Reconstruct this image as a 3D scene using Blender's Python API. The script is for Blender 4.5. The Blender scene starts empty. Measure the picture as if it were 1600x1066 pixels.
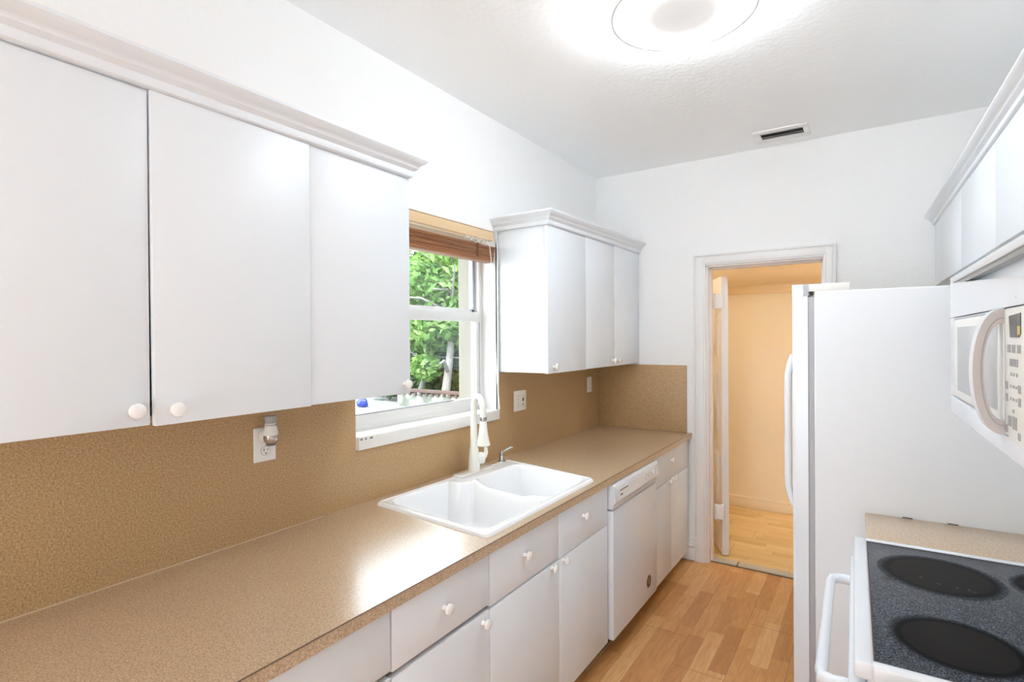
import bpy, bmesh, math, random
from mathutils import Vector, Matrix
random.seed(7)
SC = bpy.context.scene
COL = SC.collection
PI = math.pi

# ------------------------------------------------------------------ camera, sky, sun, exposure
def make_camera():
    yaw, pitch, roll, f = math.radians(33.584), math.radians(-.272), math.radians(-.394), 841.5
    right = Vector((math.cos(yaw), math.sin(yaw), 0)); fwd = Vector((-math.sin(yaw), math.cos(yaw), 0)); up = Vector((0, 0, 1))
    f2 = fwd * math.cos(pitch) + up * math.sin(pitch); u2 = up * math.cos(pitch) - fwd * math.sin(pitch)
    r3 = right * math.cos(roll) + u2 * math.sin(roll); u3 = u2 * math.cos(roll) - right * math.sin(roll)
    cd = bpy.data.cameras.new('camera'); cd.sensor_width = 36; cd.lens = f / 1600 * 36; cd.clip_start = .05
    co = bpy.data.objects.new('camera', cd); COL.objects.link(co)
    m = Matrix((( r3.x, u3.x, -f2.x, 1.729), (r3.y, u3.y, -f2.y, 0.0), (r3.z, u3.z, -f2.z, 1.56), (0, 0, 0, 1)))
    co.matrix_world = m
    SC.camera = co
make_camera()

SC.view_settings.view_transform = 'Standard'
SC.view_settings.look = 'None'
SC.view_settings.gamma = 1
SC.view_settings.use_curve_mapping = False
SC.view_settings.exposure = 0.42
SC.cycles.max_bounces = 16; SC.cycles.diffuse_bounces = 14; SC.cycles.glossy_bounces = 6; SC.cycles.transparent_max_bounces = 16

SKY = 6.0
LAMP, LAMP_SIDE = 52, 42      # emission of the ceiling light's cover and of its side
W = bpy.data.worlds.new('sky'); SC.world = W; W.use_nodes = True
wb = W.node_tree.nodes['Background']
wb.inputs['Color'].default_value = (.86, .94, 1.0, 1)
wb.inputs['Strength'].default_value = SKY

def light(name, kind, loc, energy, color=(1, 1, 1), rot=None, **kw):
    ld = bpy.data.lights.new(name, kind); ld.energy = energy; ld.color = color
    for k, v in kw.items(): setattr(ld, k, v)
    o = bpy.data.objects.new(name, ld); COL.objects.link(o); o.location = loc
    if rot is not None: o.rotation_euler = rot
    return o
def aim(v): return Vector(v).to_track_quat('-Z', 'Y').to_euler()
light('sun', 'SUN', (-6, -4, 9), 6.0, (1, .96, .9), aim((-.10, .62, -.78)), angle=math.radians(.8))
# added fill light, set in the made-up opening of the unseen rear wall
light('rear_fill_light', 'AREA', (1.25, -2.42, 1.2), 3, (.85, .93, 1), aim((0, 1, 0.60)), shape='RECTANGLE', size=.95, size_y=2.0)

# ------------------------------------------------------------------ materials
MATS = {}
def newmat(name):
    m = bpy.data.materials.new(name); m.use_nodes = True
    return m, m.node_tree, m.node_tree.nodes['Principled BSDF']
def N(nt, typ, **kw):
    n = nt.nodes.new(typ)
    for k, v in kw.items(): setattr(n, k, v)
    return n
def plain(name, col, rough=.5, metal=0, spec=.5, coat=0, bump=None, emit=None, estr=0):
    m, nt, b = newmat(name)
    b.inputs['Base Color'].default_value = (*col, 1); b.inputs['Roughness'].default_value = rough
    b.inputs['Metallic'].default_value = metal; b.inputs['Specular IOR Level'].default_value = spec
    b.inputs['Coat Weight'].default_value = coat
    if emit: b.inputs['Emission Color'].default_value = (*emit, 1); b.inputs['Emission Strength'].default_value = estr
    if bump:
        tc = N(nt, 'ShaderNodeTexCoord'); tx = N(nt, 'ShaderNodeTexNoise')
        tx.inputs['Scale'].default_value = bump[0]; tx.inputs['Detail'].default_value = 3
        bp = N(nt, 'ShaderNodeBump'); bp.inputs['Strength'].default_value = bump[1]; bp.inputs['Distance'].default_value = bump[2]
        nt.links.new(tc.outputs['Object'], tx.inputs['Vector']); nt.links.new(tx.outputs['Fac'], bp.inputs['Height'])
        nt.links.new(bp.outputs['Normal'], b.inputs['Normal'])
    MATS[name] = m
    return m
def ramp(nt, stops):
    r = N(nt, 'ShaderNodeValToRGB'); els = r.color_ramp.elements
    while len(els) < len(stops): els.new(.5)
    for e, (p, c) in zip(els, stops): e.position = p; e.color = (*c, 1)
    return r
def speckle(name, stops, scale, rough, coat=0.0, spec=.5):
    m, nt, b = newmat(name)
    tc = N(nt, 'ShaderNodeTexCoord')
    n1 = N(nt, 'ShaderNodeTexNoise'); n1.inputs['Scale'].default_value = scale; n1.inputs['Detail'].default_value = 2.5; n1.inputs['Roughness'].default_value = .65
    nt.links.new(tc.outputs['Object'], n1.inputs['Vector'])
    r = ramp(nt, stops); nt.links.new(n1.outputs['Fac'], r.inputs['Fac'])
    out = r.outputs['Color']
    v = N(nt, 'ShaderNodeTexVoronoi'); v.inputs['Scale'].default_value = scale * .45
    nt.links.new(tc.outputs['Object'], v.inputs['Vector'])
    rv = ramp(nt, [(.0, (.72, .70, .68)), (.10, (1, 1, 1))]); nt.links.new(v.outputs['Distance'], rv.inputs['Fac'])
    mx = N(nt, 'ShaderNodeMix', data_type='RGBA', blend_type='MULTIPLY'); mx.inputs['Factor'].default_value = .8
    nt.links.new(out, mx.inputs['A']); nt.links.new(rv.outputs['Color'], mx.inputs['B'])
    nt.links.new(mx.outputs['Result'], b.inputs['Base Color'])
    b.inputs['Roughness'].default_value = rough; b.inputs['Specular IOR Level'].default_value = spec
    b.inputs['Coat Weight'].default_value = coat; b.inputs['Coat Roughness'].default_value = .24; b.inputs['Coat IOR'].default_value = 1.6
    MATS[name] = m
    return m

M_wall = plain('white_paint_wall', (.88, .88, .875), .75, bump=(60, .25, .004))
M_wallr = plain('textured_white_wall', (.88, .88, .875), .75, bump=(85, .45, .005))
M_ceil = plain('textured_ceiling', (.92, .935, .94), .85, bump=(38, .3, .005))
M_trim = plain('white_trim_paint', (.82, .81, .80), .4, bump=(90, .1, .002))
M_trimold = plain('worn_white_trim', (.80, .785, .75), .5, bump=(70, .25, .003))
M_cab = plain('white_laminate', (.775, .815, .855), .38)
M_cabin = plain('carcass_shade', (.20, .17, .15), .6)  # carcass darkened so the gaps around drawers and doors look shaded
M_edge = plain('white_edge_band', (.72, .70, .70), .5)
M_knob = plain('white_ceramic', (.86, .85, .83), .12, coat=.3)
M_app = plain('white_enamel', (.72, .755, .80), .25, coat=.2)
M_appw = plain('warm_white_plastic', (.82, .81, .78), .35)
M_sink = plain('white_sink_enamel', (.86, .87, .88), .12, coat=.4)
M_faucet = plain('off_white_faucet', (.83, .81, .74), .22, coat=.3)
M_chrome = plain('chrome', (.52, .53, .56), .12, metal=1)
M_alu = plain('brushed_aluminium', (.42, .42, .41), .42, metal=.6)
M_dark = plain('dark_gap', (.03, .03, .03), .7)
M_gray = plain('grey_gasket', (.42, .42, .44), .6)
M_greyp = plain('grey_plastic', (.36, .37, .39), .45)
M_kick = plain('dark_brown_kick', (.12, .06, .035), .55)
M_plate = plain('white_plate', (.84, .83, .81), .3)
M_slot = plain('black_slot', (.02, .02, .02), .6)
M_vinyl = plain('white_vinyl_frame', (.72, .71, .69), .35)
M_bluegrey = plain('blue_grey_channel', (.38, .44, .54), .4)
M_stucco = plain('cream_stucco', (.27, .24, .20), .9, bump=(120, .3, .004))
M_hall = plain('beige_hall_paint', (.83, .765, .63), .7, bump=(60, .2, .003))
M_hallceil = plain('cream_hall_ceiling', (.82, .70, .52), .8, bump=(40, .2, .004))
M_halltrim = plain('cream_hall_trim', (.84, .76, .62), .45)
M_tile = plain('grey_threshold_tile', (.52, .48, .40), .5, bump=(60, .2, .002))
M_tan = plain('tan_valance', (.72, .52, .30), .45)
M_ladder = plain('dark_ladder', (.15, .06, .03), .8)
M_cord = plain('white_cord', (.82, .80, .76), .7)
M_sand = plain('pale_gravel', (.80, .80, .77), .95, bump=(6, .8, .1))
M_fence = plain('rusty_brown_rail', (.075, .045, .04), .8)
M_blue = plain('blue_plastic', (.01, .025, .22), .4)
M_bark = plain('grey_bark', (.21, .20, .19), .9, bump=(18, .6, .03))
M_bark2 = plain('brown_bark', (.12, .085, .06), .9, bump=(18, .6, .03))
M_house = plain('white_house_wall', (.5, .5, .49), .8)
M_lens = plain('lamp_diffuser', (.9, .9, .9), .4, emit=(.975, .985, 1), estr=46)
M_lensc = plain('lamp_centre', (.86, .86, .87), .35, emit=(1, 1, 1), estr=.12)
M_rim = plain('lamp_rim', (.85, .85, .84), .4)
M_text = plain('dark_print', (.06, .06, .07), .5)
M_greytext = plain('grey_print', (.34, .34, .34), .5)
M_panel = plain('cream_control_panel', (.80, .80, .75), .35)
M_disp = plain('dark_display', (.05, .05, .045), .2)
M_yel = plain('amber_display', (.62, .45, .12), .3)
M_mwglass = plain('grey_mesh_glass', (.52, .53, .53), .18)
M_brownst = plain('brown_sticker', (.10, .055, .03), .5)
M_cream = plain('cream_print', (.75, .68, .55), .5)
M_beigeb = plain('beige_interior', (.66, .60, .54), .7)
M_clear = plain('smoky_glass_bottle', (.55, .50, .46), .05, metal=.75)

def leafmat(name, c1, c2, c3):
    m, nt, b = newmat(name)
    tc = N(nt, 'ShaderNodeTexCoord'); n1 = N(nt, 'ShaderNodeTexNoise'); n1.inputs['Scale'].default_value = 2.3; n1.inputs['Detail'].default_value = 3
    nt.links.new(tc.outputs['Object'], n1.inputs['Vector'])
    r = ramp(nt, [(.3, c1), (.5, c2), (.7, c3)]); nt.links.new(n1.outputs['Fac'], r.inputs['Fac'])
    nt.links.new(r.outputs['Color'], b.inputs['Base Color']); b.inputs['Roughness'].default_value = .5
    tr = N(nt, 'ShaderNodeBsdfTranslucent'); nt.links.new(r.outputs['Color'], tr.inputs['Color'])
    mx = N(nt, 'ShaderNodeMixShader'); mx.inputs['Fac'].default_value = .45
    out = [n for n in nt.nodes if n.type == 'OUTPUT_MATERIAL'][0]
    nt.links.new(b.outputs[0], mx.inputs[1]); nt.links.new(tr.outputs[0], mx.inputs[2]); nt.links.new(mx.outputs[0], out.inputs['Surface'])
    MATS[name] = m
    return m
M_leaf = leafmat('bright_leaf', (.06, .145, .032), (.15, .29, .07), (.29, .42, .14))
M_leafd = leafmat('dark_leaf', (.025, .06, .02), (.05, .11, .028), (.10, .18, .05))

def glassmat():
    m, nt, b = newmat('window_glass')
    out = [n for n in nt.nodes if n.type == 'OUTPUT_MATERIAL'][0]
    t = N(nt, 'ShaderNodeBsdfTransparent'); t.inputs['Color'].default_value = (.97, .985, .98, 1)
    g = N(nt, 'ShaderNodeBsdfGlossy'); g.inputs['Roughness'].default_value = .02
    mx = N(nt, 'ShaderNodeMixShader'); mx.inputs['Fac'].default_value = .05
    nt.links.new(t.outputs[0], mx.inputs[1]); nt.links.new(g.outputs[0], mx.inputs[2]); nt.links.new(mx.outputs[0], out.inputs['Surface'])
    return m
M_glass = glassmat()

CORK = [(.30, (.27, .18, .10)), (.45, (.42, .295, .18)), (.58, (.51, .375, .24)), (.72, (.62, .49, .34))]
M_counter = speckle('cork_laminate_counter', [(p, (c[0]*1.12, c[1]*1.12, c[2]*1.14)) for p, c in CORK], 230, .30, coat=.8, spec=.55)
M_splash = speckle('cork_laminate_backsplash', [(p, (c[0]*1.0, c[1]*.91, c[2]*.72)) for p, c in CORK], 210, .42, spec=.4)
M_cooktop = speckle('speckled_ceramic_glass', [(.38, (.015, .018, .022)), (.5, (.048, .055, .068)), (.64, (.13, .148, .18))], 330, .25, spec=.10)

def burnermat():
    m, nt, b = newmat('burner_ring')
    tc = N(nt, 'ShaderNodeTexCoord'); ln = N(nt, 'ShaderNodeVectorMath', operation='LENGTH')
    uv = N(nt, 'ShaderNodeUVMap')
    nt.links.new(uv.outputs['UV'], ln.inputs[0])
    n1 = N(nt, 'ShaderNodeTexNoise'); n1.inputs['Scale'].default_value = 330; n1.inputs['Detail'].default_value = 2
    nt.links.new(tc.outputs['Object'], n1.inputs['Vector'])
    r = ramp(nt, [(.38, (.015, .018, .022)), (.5, (.048, .055, .068)), (.64, (.13, .148, .18))]); nt.links.new(n1.outputs['Fac'], r.inputs['Fac'])
    rr = ramp(nt, [(0, (.015, .014, .013)), (.76, (.012, .011, .010)), (.80, (.002, .002, .002)), (.92, (.003, .003, .004))]); nt.links.new(ln.outputs['Value'], rr.inputs['Fac'])
    fade = N(nt, 'ShaderNodeMapRange'); fade.inputs['From Min'].default_value = .86; fade.inputs['From Max'].default_value = 1.0
    nt.links.new(ln.outputs['Value'], fade.inputs['Value'])
    mx = N(nt, 'ShaderNodeMix', data_type='RGBA'); nt.links.new(fade.outputs['Result'], mx.inputs['Factor'])
    nt.links.new(rr.outputs['Color'], mx.inputs['A']); nt.links.new(r.outputs['Color'], mx.inputs['B'])
    nt.links.new(mx.outputs['Result'], b.inputs['Base Color']); b.inputs['Roughness'].default_value = .28; b.inputs['Specular IOR Level'].default_value = .10; b.inputs['IOR'].default_value = 1.22
    return m
M_burner = burnermat()

def plankmat(name, along, stops, strip_w, length, rough, gapcol):
    """three-strip laminate: strips run along 'along' (0 = X, 1 = Y)"""
    m, nt, b = newmat(name); L = nt.links.new
    tc = N(nt, 'ShaderNodeTexCoord'); sp = N(nt, 'ShaderNodeSeparateXYZ'); L(tc.outputs['Object'], sp.inputs[0])
    U = sp.outputs[along]; V = sp.outputs[1 - along]
    def mth(op, a, bb=None, **k):
        n = N(nt, 'ShaderNodeMath', operation=op)
        for i, x in enumerate((a, bb)):
            if x is None: continue
            if isinstance(x, (int, float)): n.inputs[i].default_value = x
            else: L(x, n.inputs[i])
        return n.outputs[0]
    row = mth('FLOOR', mth('DIVIDE', V, strip_w))
    w1 = N(nt, 'ShaderNodeTexWhiteNoise', noise_dimensions='1D'); L(row, w1.inputs['W'])
    uo = mth('ADD', mth('DIVIDE', U, length), mth('MULTIPLY', w1.outputs['Value'], 7.0))
    col = mth('FLOOR', uo)
    cb = N(nt, 'ShaderNodeCombineXYZ'); L(row, cb.inputs[0]); L(col, cb.inputs[1])
    w2 = N(nt, 'ShaderNodeTexWhiteNoise', noise_dimensions='2D'); L(cb.outputs[0], w2.inputs['Vector'])
    # grain
    cg = N(nt, 'ShaderNodeCombineXYZ'); L(mth('MULTIPLY', U, 2.2), cg.inputs[0]); L(mth('MULTIPLY', V, 17.0), cg.inputs[1]); L(mth('MULTIPLY', w2.outputs['Value'], 40.0), cg.inputs[2])
    g = N(nt, 'ShaderNodeTexNoise'); g.inputs['Scale'].default_value = 2.4; g.inputs['Detail'].default_value = 5; g.inputs['Distortion'].default_value = 1.4; L(cg.outputs[0], g.inputs['Vector'])
    f = mth('ADD', mth('MULTIPLY', w2.outputs['Value'], .72), mth('MULTIPLY', mth('SUBTRACT', g.outputs['Fac'], .5), .95))
    f = mth('ADD', f, .14)
    r = ramp(nt, stops); L(f, r.inputs['Fac'])
    # gaps: thin line at every third strip, and butt ends of the boards
    fv = mth('FRACT', mth('DIVIDE', V, strip_w * 3)); gv = mth('LESS_THAN', fv, .008)
    row3 = mth('FLOOR', mth('DIVIDE', V, strip_w * 3)); w3 = N(nt, 'ShaderNodeTexWhiteNoise', noise_dimensions='1D'); L(row3, w3.inputs['W'])
    fu = mth('FRACT', mth('ADD', mth('DIVIDE', U, 1.28), w3.outputs['Value'])); gu = mth('LESS_THAN', fu, .0022)
    gap = mth('MAXIMUM', gv, gu)
    sv = mth('LESS_THAN', mth('FRACT', mth('DIVIDE', V, strip_w)), .018); su = mth('LESS_THAN', mth('FRACT', uo), .005)
    seam = mth('MULTIPLY', mth('MAXIMUM', sv, su), .22)
    mx = N(nt, 'ShaderNodeMix', data_type='RGBA'); L(mth('MAXIMUM', mth('MULTIPLY', gap, .8), seam), mx.inputs['Factor']); L(r.outputs['Color'], mx.inputs['A']); mx.inputs['B'].default_value = (*gapcol, 1)
    L(mx.outputs['Result'], b.inputs['Base Color']); b.inputs['Roughness'].default_value = rough
    return m
M_floor = plankmat('oak_laminate_floor', 1, [(.12, (.47, .205, .066)), (.45, (.58, .28, .098)), (.7, (.66, .35, .135)), (.95, (.74, .45, .20))], .078, .46, .34, (.12, .06, .03))
M_hfloor = plankmat('honey_hall_floor', 0, [(.15, (.58, .40, .16)), (.5, (.68, .49, .22)), (.9, (.76, .58, .31))], .065, .42, .3, (.3, .17, .06))

def slatwood():
    m, nt, b = newmat('brown_slat_wood'); L = nt.links.new
    tc = N(nt, 'ShaderNodeTexCoord'); mp = N(nt, 'ShaderNodeMapping'); mp.inputs['Scale'].default_value = (30, 1.2, 90); L(tc.outputs['Object'], mp.inputs['Vector'])
    n1 = N(nt, 'ShaderNodeTexNoise'); n1.inputs['Scale'].default_value = 3; n1.inputs['Detail'].default_value = 4; L(mp.outputs[0], n1.inputs['Vector'])
    r = ramp(nt, [(.3, (.17, .06, .022)), (.5, (.33, .135, .05)), (.7, (.46, .22, .09))]); L(n1.outputs['Fac'], r.inputs['Fac']); L(r.outputs['Color'], b.inputs['Base Color'])
    b.inputs['Roughness'].default_value = .4
    return m
M_slat = slatwood()

def stonemat():
    m, nt, b = newmat('pale_stone_wall'); L = nt.links.new
    tc = N(nt, 'ShaderNodeTexCoord'); v = N(nt, 'ShaderNodeTexVoronoi'); v.inputs['Scale'].default_value = 4; L(tc.outputs['Object'], v.inputs['Vector'])
    r = ramp(nt, [(.0, (.16, .17, .155)), (.35, (.24, .25, .23)), (.6, (.10, .11, .09))]); L(v.outputs['Distance'], r.inputs['Fac']); L(r.outputs['Color'], b.inputs['Base Color'])
    b.inputs['Roughness'].default_value = .9
    return m
M_stone = stonemat()
def gravelmat():
    m, nt, b = newmat('white_gravel'); L = nt.links.new
    tc = N(nt, 'ShaderNodeTexCoord'); v = N(nt, 'ShaderNodeTexNoise'); v.inputs['Scale'].default_value = 5.5; v.inputs['Detail'].default_value = 6; v.inputs['Roughness'].default_value = .7; L(tc.outputs['Object'], v.inputs['Vector'])
    r = ramp(nt, [(.36, (.07, .09, .085)), (.48, (.21, .225, .22)), (.62, (.36, .37, .365))]); L(v.outputs['Fac'], r.inputs['Fac']); L(r.outputs['Color'], b.inputs['Base Color'])
    b.inputs['Roughness'].default_value = .95
    return m
M_gravel = gravelmat()

# ------------------------------------------------------------------ mesh helpers
def BM(): return bmesh.new()
def merge(dst, src):
    me = bpy.data.meshes.new('tmp'); src.to_mesh(me); src.free(); dst.from_mesh(me); bpy.data.meshes.remove(me)
def box(bm, x0, x1, y0, y1, z0, z1, r=0.0, seg=2):
    t = bmesh.new(); bmesh.ops.create_cube(t, size=1)
    x0, x1 = min(x0, x1), max(x0, x1); y0, y1 = min(y0, y1), max(y0, y1); z0, z1 = min(z0, z1), max(z0, z1)
    for v in t.verts: v.co = Vector(((x0 + x1) / 2 + v.co.x * (x1 - x0), (y0 + y1) / 2 + v.co.y * (y1 - y0), (z0 + z1) / 2 + v.co.z * (z1 - z0)))
    if r > 0: bmesh.ops.bevel(t, geom=list(t.edges), offset=min(r, .45 * min(x1 - x0, y1 - y0, z1 - z0)), segments=seg, affect='EDGES', profile=.5)
    merge(bm, t)
    return bm
def frame_of(d):
    d = Vector(d).normalized(); a = Vector((0, 0, 1)) if abs(d.z) < .9 else Vector((1, 0, 0))
    u = d.cross(a).normalized(); return u, d.cross(u).normalized(), d
def lathe(bm, prof, base, axis, n=32, sq=(1, 1)):
    """prof: list of (radius, distance along axis)"""
    u, v, d = frame_of(axis); base = Vector(base); rings = []
    for r, h in prof:
        if r < 1e-6: rings.append([bm.verts.new(base + d * h)])
        else: rings.append([bm.verts.new(base + d * h + u * (r * sq[0] * math.cos(2 * PI * i / n)) + v * (r * sq[1] * math.sin(2 * PI * i / n))) for i in range(n)])
    for a, b in zip(rings, rings[1:]):
        for i in range(n):
            j = (i + 1) % n
            if len(a) == 1 and len(b) == 1: continue
            if len(a) == 1: bm.faces.new((a[0], b[i], b[j]))
            elif len(b) == 1: bm.faces.new((a[i], a[j], b[0]))
            else: bm.faces.new((a[i], a[j], b[j], b[i]))
    return bm
def tube(bm, pts, rad, n=12, cap=True):
    pts = [Vector(p) for p in pts]
    if not isinstance(rad, (list, tuple)): rad = [rad] * len(pts)
    prev = None; rings = []
    for k, p in enumerate(pts):
        t = (pts[min(k + 1, len(pts) - 1)] - pts[max(k - 1, 0)]).normalized()
        if prev is None: u, v, _ = frame_of(t)
        else:
            u = (prev - t * prev.dot(t)).normalized(); v = t.cross(u)
        prev = u
        rings.append([bm.verts.new(p + u * (rad[k] * math.cos(2 * PI * i / n)) + v * (rad[k] * math.sin(2 * PI * i / n))) for i in range(n)])
    for a, b in zip(rings, rings[1:]):
        for i in range(n): bm.faces.new((a[i], a[(i + 1) % n], b[(i + 1) % n], b[i]))
    if cap:
        bm.faces.new(rings[0][::-1]); bm.faces.new(rings[-1])
    return bm
def prism(bm, poly, axis, a, b):
    """extrude a 2D polygon along axis 0/1/2 between a and b; poly coords are the two other axes in order"""
    def P(p, h):
        c = [p[0], p[1]]; c.insert(axis, h); return Vector(c)
    A = [bm.verts.new(P(p, a)) for p in poly]; B = [bm.verts.new(P(p, b)) for p in poly]; n = len(poly)
    bm.faces.new(A); bm.faces.new(B[::-1])
    for i in range(n): bm.faces.new((A[i], B[i], B[(i + 1) % n], A[(i + 1) % n]))
    bmesh.ops.recalc_face_normals(bm, faces=bm.faces)
    return bm
def sweep(bm, path, prof):
    """path: list of (point, outward unit vectors xy) mitred; prof: (out, up) closed polygon"""
    rings = []
    for p, o in path:
        rings.append([bm.verts.new(Vector((p[0] + o[0] * a, p[1] + o[1] * a, p[2] + h))) for a, h in prof])
    n = len(prof)
    for a, b in zip(rings, rings[1:]):
        for i in range(n): bm.faces.new((a[i], a[(i + 1) % n], b[(i + 1) % n], b[i]))
    bm.faces.new(rings[0]); bm.faces.new(rings[-1][::-1])
    bmesh.ops.recalc_face_normals(bm, faces=bm.faces)
    return bm

ROOTBASE = {}
def shade(me, ang=35):
    for p in me.polygons: p.use_smooth = True
    me.set_sharp_from_angle(angle=math.radians(ang))
def obj(name, bm, mat, parent=None, label=None, base=None, recalc=True):
    """link the bmesh as one mesh object; coordinates are the place's own, made relative to the root's base"""
    root = parent
    while root is not None and root.parent is not None: root = root.parent
    b = Vector(base) if base is not None else (ROOTBASE[root.name] if root is not None else Vector((0, 0, 0)))
    if recalc: bmesh.ops.recalc_face_normals(bm, faces=bm.faces)
    for v in bm.verts: v.co -= b
    me = bpy.data.meshes.new(name); bm.to_mesh(me); bm.free(); shade(me)
    for m in (mat if isinstance(mat, (list, tuple)) else [mat]): me.materials.append(m)
    o = bpy.data.objects.new(name, me); COL.objects.link(o)
    if parent is not None: o.parent = parent
    else:
        o.location = b; ROOTBASE[o.name] = b
    if label: o['label'] = label
    return o
TH = math.radians(1.14)
PIV = Vector((2.34, 3.826, 0))
def RB(p):
    """the right-hand run stands 1.14 degrees askew to the left-hand run"""
    p = Vector(p); a = p - PIV
    return Vector((PIV.x + a.x * math.cos(TH) - a.y * math.sin(TH), PIV.y + a.x * math.sin(TH) + a.y * math.cos(TH), p.z))
def thing(name, label, cat, base, group=None, rb=False):
    o = bpy.data.objects.new(name, None); COL.objects.link(o); o.empty_display_size = .1
    o.location = RB(base) if rb else base
    if rb: o.rotation_euler = (0, 0, TH)
    ROOTBASE[o.name] = Vector(base)
    o['label'] = label; o['category'] = cat
    if group: o['group'] = group
    return o
def tag(o, label, cat, group=None, kind=None):
    o['label'] = label; o['category'] = cat
    if group: o['group'] = group
    if kind: o['kind'] = kind
    return o
def struct(name, bm, mat, parent=None, label=None, rb=False, base=None):
    o = obj(name, bm, mat, parent, base=base if base is not None else ((0, 0, 0) if parent is None else None))
    if parent is None:
        o['kind'] = 'structure'
        if label: o['label'] = label
        if rb:
            o.rotation_euler = (0, 0, TH); o.location = RB(base or (0, 0, 0))
    return o

D = 3.826          # back wall
H = 2.785          # ceiling
YB = -2.4          # rear wall
CT = .89           # counter top
# ------------------------------------------------------------------ the room shell
WX0, WX1 = -.270, -.02
WY0, WY1, WZ0, WZ1 = 1.46, 2.455, 1.112, 2.157
bm = BM()
box(bm, WX0, WX1, YB, WY0, 0, H); box(bm, WX0, WX1, WY1, D + .13, 0, H)
box(bm, WX0, WX1, WY0, WY1, 0, WZ0); box(bm, WX0, WX1, WY0, WY1, WZ1, H)
struct('wall_left', bm, M_wall, label='white painted wall with the window over the sink')
DX0, DX1, DZ = .80, 1.495, 2.05
bm = BM()
box(bm, WX1, DX0, D, D + .13, 0, H); box(bm, DX1, 3.0, D, D + .13, 0, H); box(bm, DX0, DX1, D, D + .13, DZ, H)
struct('wall_back', bm, M_wallr, label='white textured wall with the doorway to the hall')
bm = BM(); box(bm, 2.36, 2.49, YB, 3.85, 0, H)
struct('wall_right', bm, M_wall, rb=True, label='white wall behind the microwave and range', base=(2.36, 0, 0))
bm = BM()
box(bm, -.02, .75, YB - .12, YB, 0, H); box(bm, 1.75, 2.52, YB - .12, YB, 0, H); box(bm, .75, 1.75, YB - .12, YB, 2.1, H)
struct('wall_rear', bm, M_wall)  # unseen wall; its opening is made up to admit light
bm = BM(); box(bm, -.30, 3.0, YB - .12, D + .13, -.1, 0)
struct('floor_rear', box(BM(), -1.5, 4.0, YB - 2.6, YB - .125, -.1, 0), plain('neutral_bounce_grey', (.58, .60, .63), .4), label='unseen pale grey floor behind the rear opening, added to keep bounced light neutral')  # grey so that light bounced into the room does not turn warm
struct('floor', bm, M_floor, label='oak coloured three strip laminate floor')
bm = BM(); box(bm, -.30, 3.0, YB - .12, D + .13, H, H + .1)
struct('ceiling', bm, M_ceil, label='white textured ceiling')
# baseboard on the back wall between cabinets and door casing
bm = BM(); box(bm, .60, .712, D - .020, D, 0.006, .094, .002); box(bm, .60, .712, D - .034, D, .104, .125, .006); box(bm, .60, .712, D - .014, D, .122, .14, .003)
struct('baseboard_back', bm, M_trim)

# ------------------------------------------------------------------ doorway: casing, jambs, threshold, door, hall
bm = BM()
def casing_leg(x0, x1, inner):
    s = 1 if inner == 'r' else -1
    box(bm, x0, x1, D - .016, D, 0, 2.125, .004)
    if inner == 'r':
        box(bm, x0 + .02, x1 - .012, D - .022, D - .01, 0, 2.105, .004); box(bm, x0, x0 + .012, D - .026, D - .01, 0, 2.125, .004)
    else:
        box(bm, x0 + .012, x1 - .02, D - .022, D - .01, 0, 2.105, .004); box(bm, x1 - .012, x1, D - .026, D - .01, 0, 2.125, .004)
casing_leg(.712, .792, 'r'); casing_leg(1.495, 1.562, 'l')
box(bm, .712, 1.562, D - .0155, D, 2.05, 2.125, .004); box(bm, .732, 1.55, D - .0215, D - .01, 2.062, 2.105, .004); box(bm, .712, 1.562, D - .0255, D - .01, 2.113, 2.1248, .004)
struct('trim_1', bm, M_trim, label='white door casing around the hall doorway')
bm = BM()
box(bm, .788, .806, D - .002, D + .135, 0, 2.05, .002); box(bm, 1.489, 1.503, D - .002, D + .135, 0, 2.05, .002); box(bm, .79, 1.50, D - .002, D + .135, 2.038, 2.052, .002)
box(bm, .804, .816, D + .05, D + .085, 0, 2.04, .002); box(bm, 1.479, 1.491, D + .05, D + .085, 0, 2.04, .002); box(bm, .806, 1.489, D + .05, D + .085, 2.026, 2.04, .002)
struct('trim_2', bm, plain('pinkish_white_jamb', (.80, .76, .74), .45))
bm = BM(); box(bm, .806, .972, D + .045, D + .115, 0, .014, .003); box(bm, .979, 1.489, D + .045, D + .115, 0, .014, .003)
struct('trim_3', bm, M_tile, label='grey stone threshold strip in the doorway')
bm = BM(); box(bm, .806, 1.489, D + .1152, D + .1285, .0041, .0055); box(bm, .806, 1.489, D + .0425, D + .0449, .0002, .005); box(bm, .9722, .9788, D + .045, D + .115, .0002, .009)
struct('trim_5', bm, plain('dark_gap_strip', (.07, .055, .04), .7), label='dark gaps around the threshold stones')
# hall
HY = 5.275
bm = BM(); box(bm, -.15, 3.4, D + .13, HY + .1, -.1, 0)
struct('floor_hall', bm, M_hfloor, label='honey coloured hall floor beyond the doorway')
bm = BM(); box(bm, -.15, 3.4, HY, HY + .1, 0, 2.5); struct('wall_hall', bm, M_hall, label='beige hall wall seen through the doorway')
bm = BM(); box(bm, -.25, -.15, D + .13, HY + .1, 0, 2.5); struct('wall_hall_left', bm, M_hall)
bm = BM(); box(bm, 3.4, 3.5, D + .13, HY + .1, 0, 2.5); struct('wall_hall_right', bm, M_hall)
bm = BM(); box(bm, -.15, .788, D + .13, D + .14, 0, 2.5); box(bm, 1.503, 3.4, D + .13, D + .14, 0, 2.5); box(bm, .788, 1.503, D + .13, D + .14, 2.052, 2.5)
struct('wall_hall_front', bm, M_hall)
bm = BM(); box(bm, -.15, 3.4, D + .13, HY + .1, 2.30, 2.4); struct('ceiling_hall', bm, M_hallceil)
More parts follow.
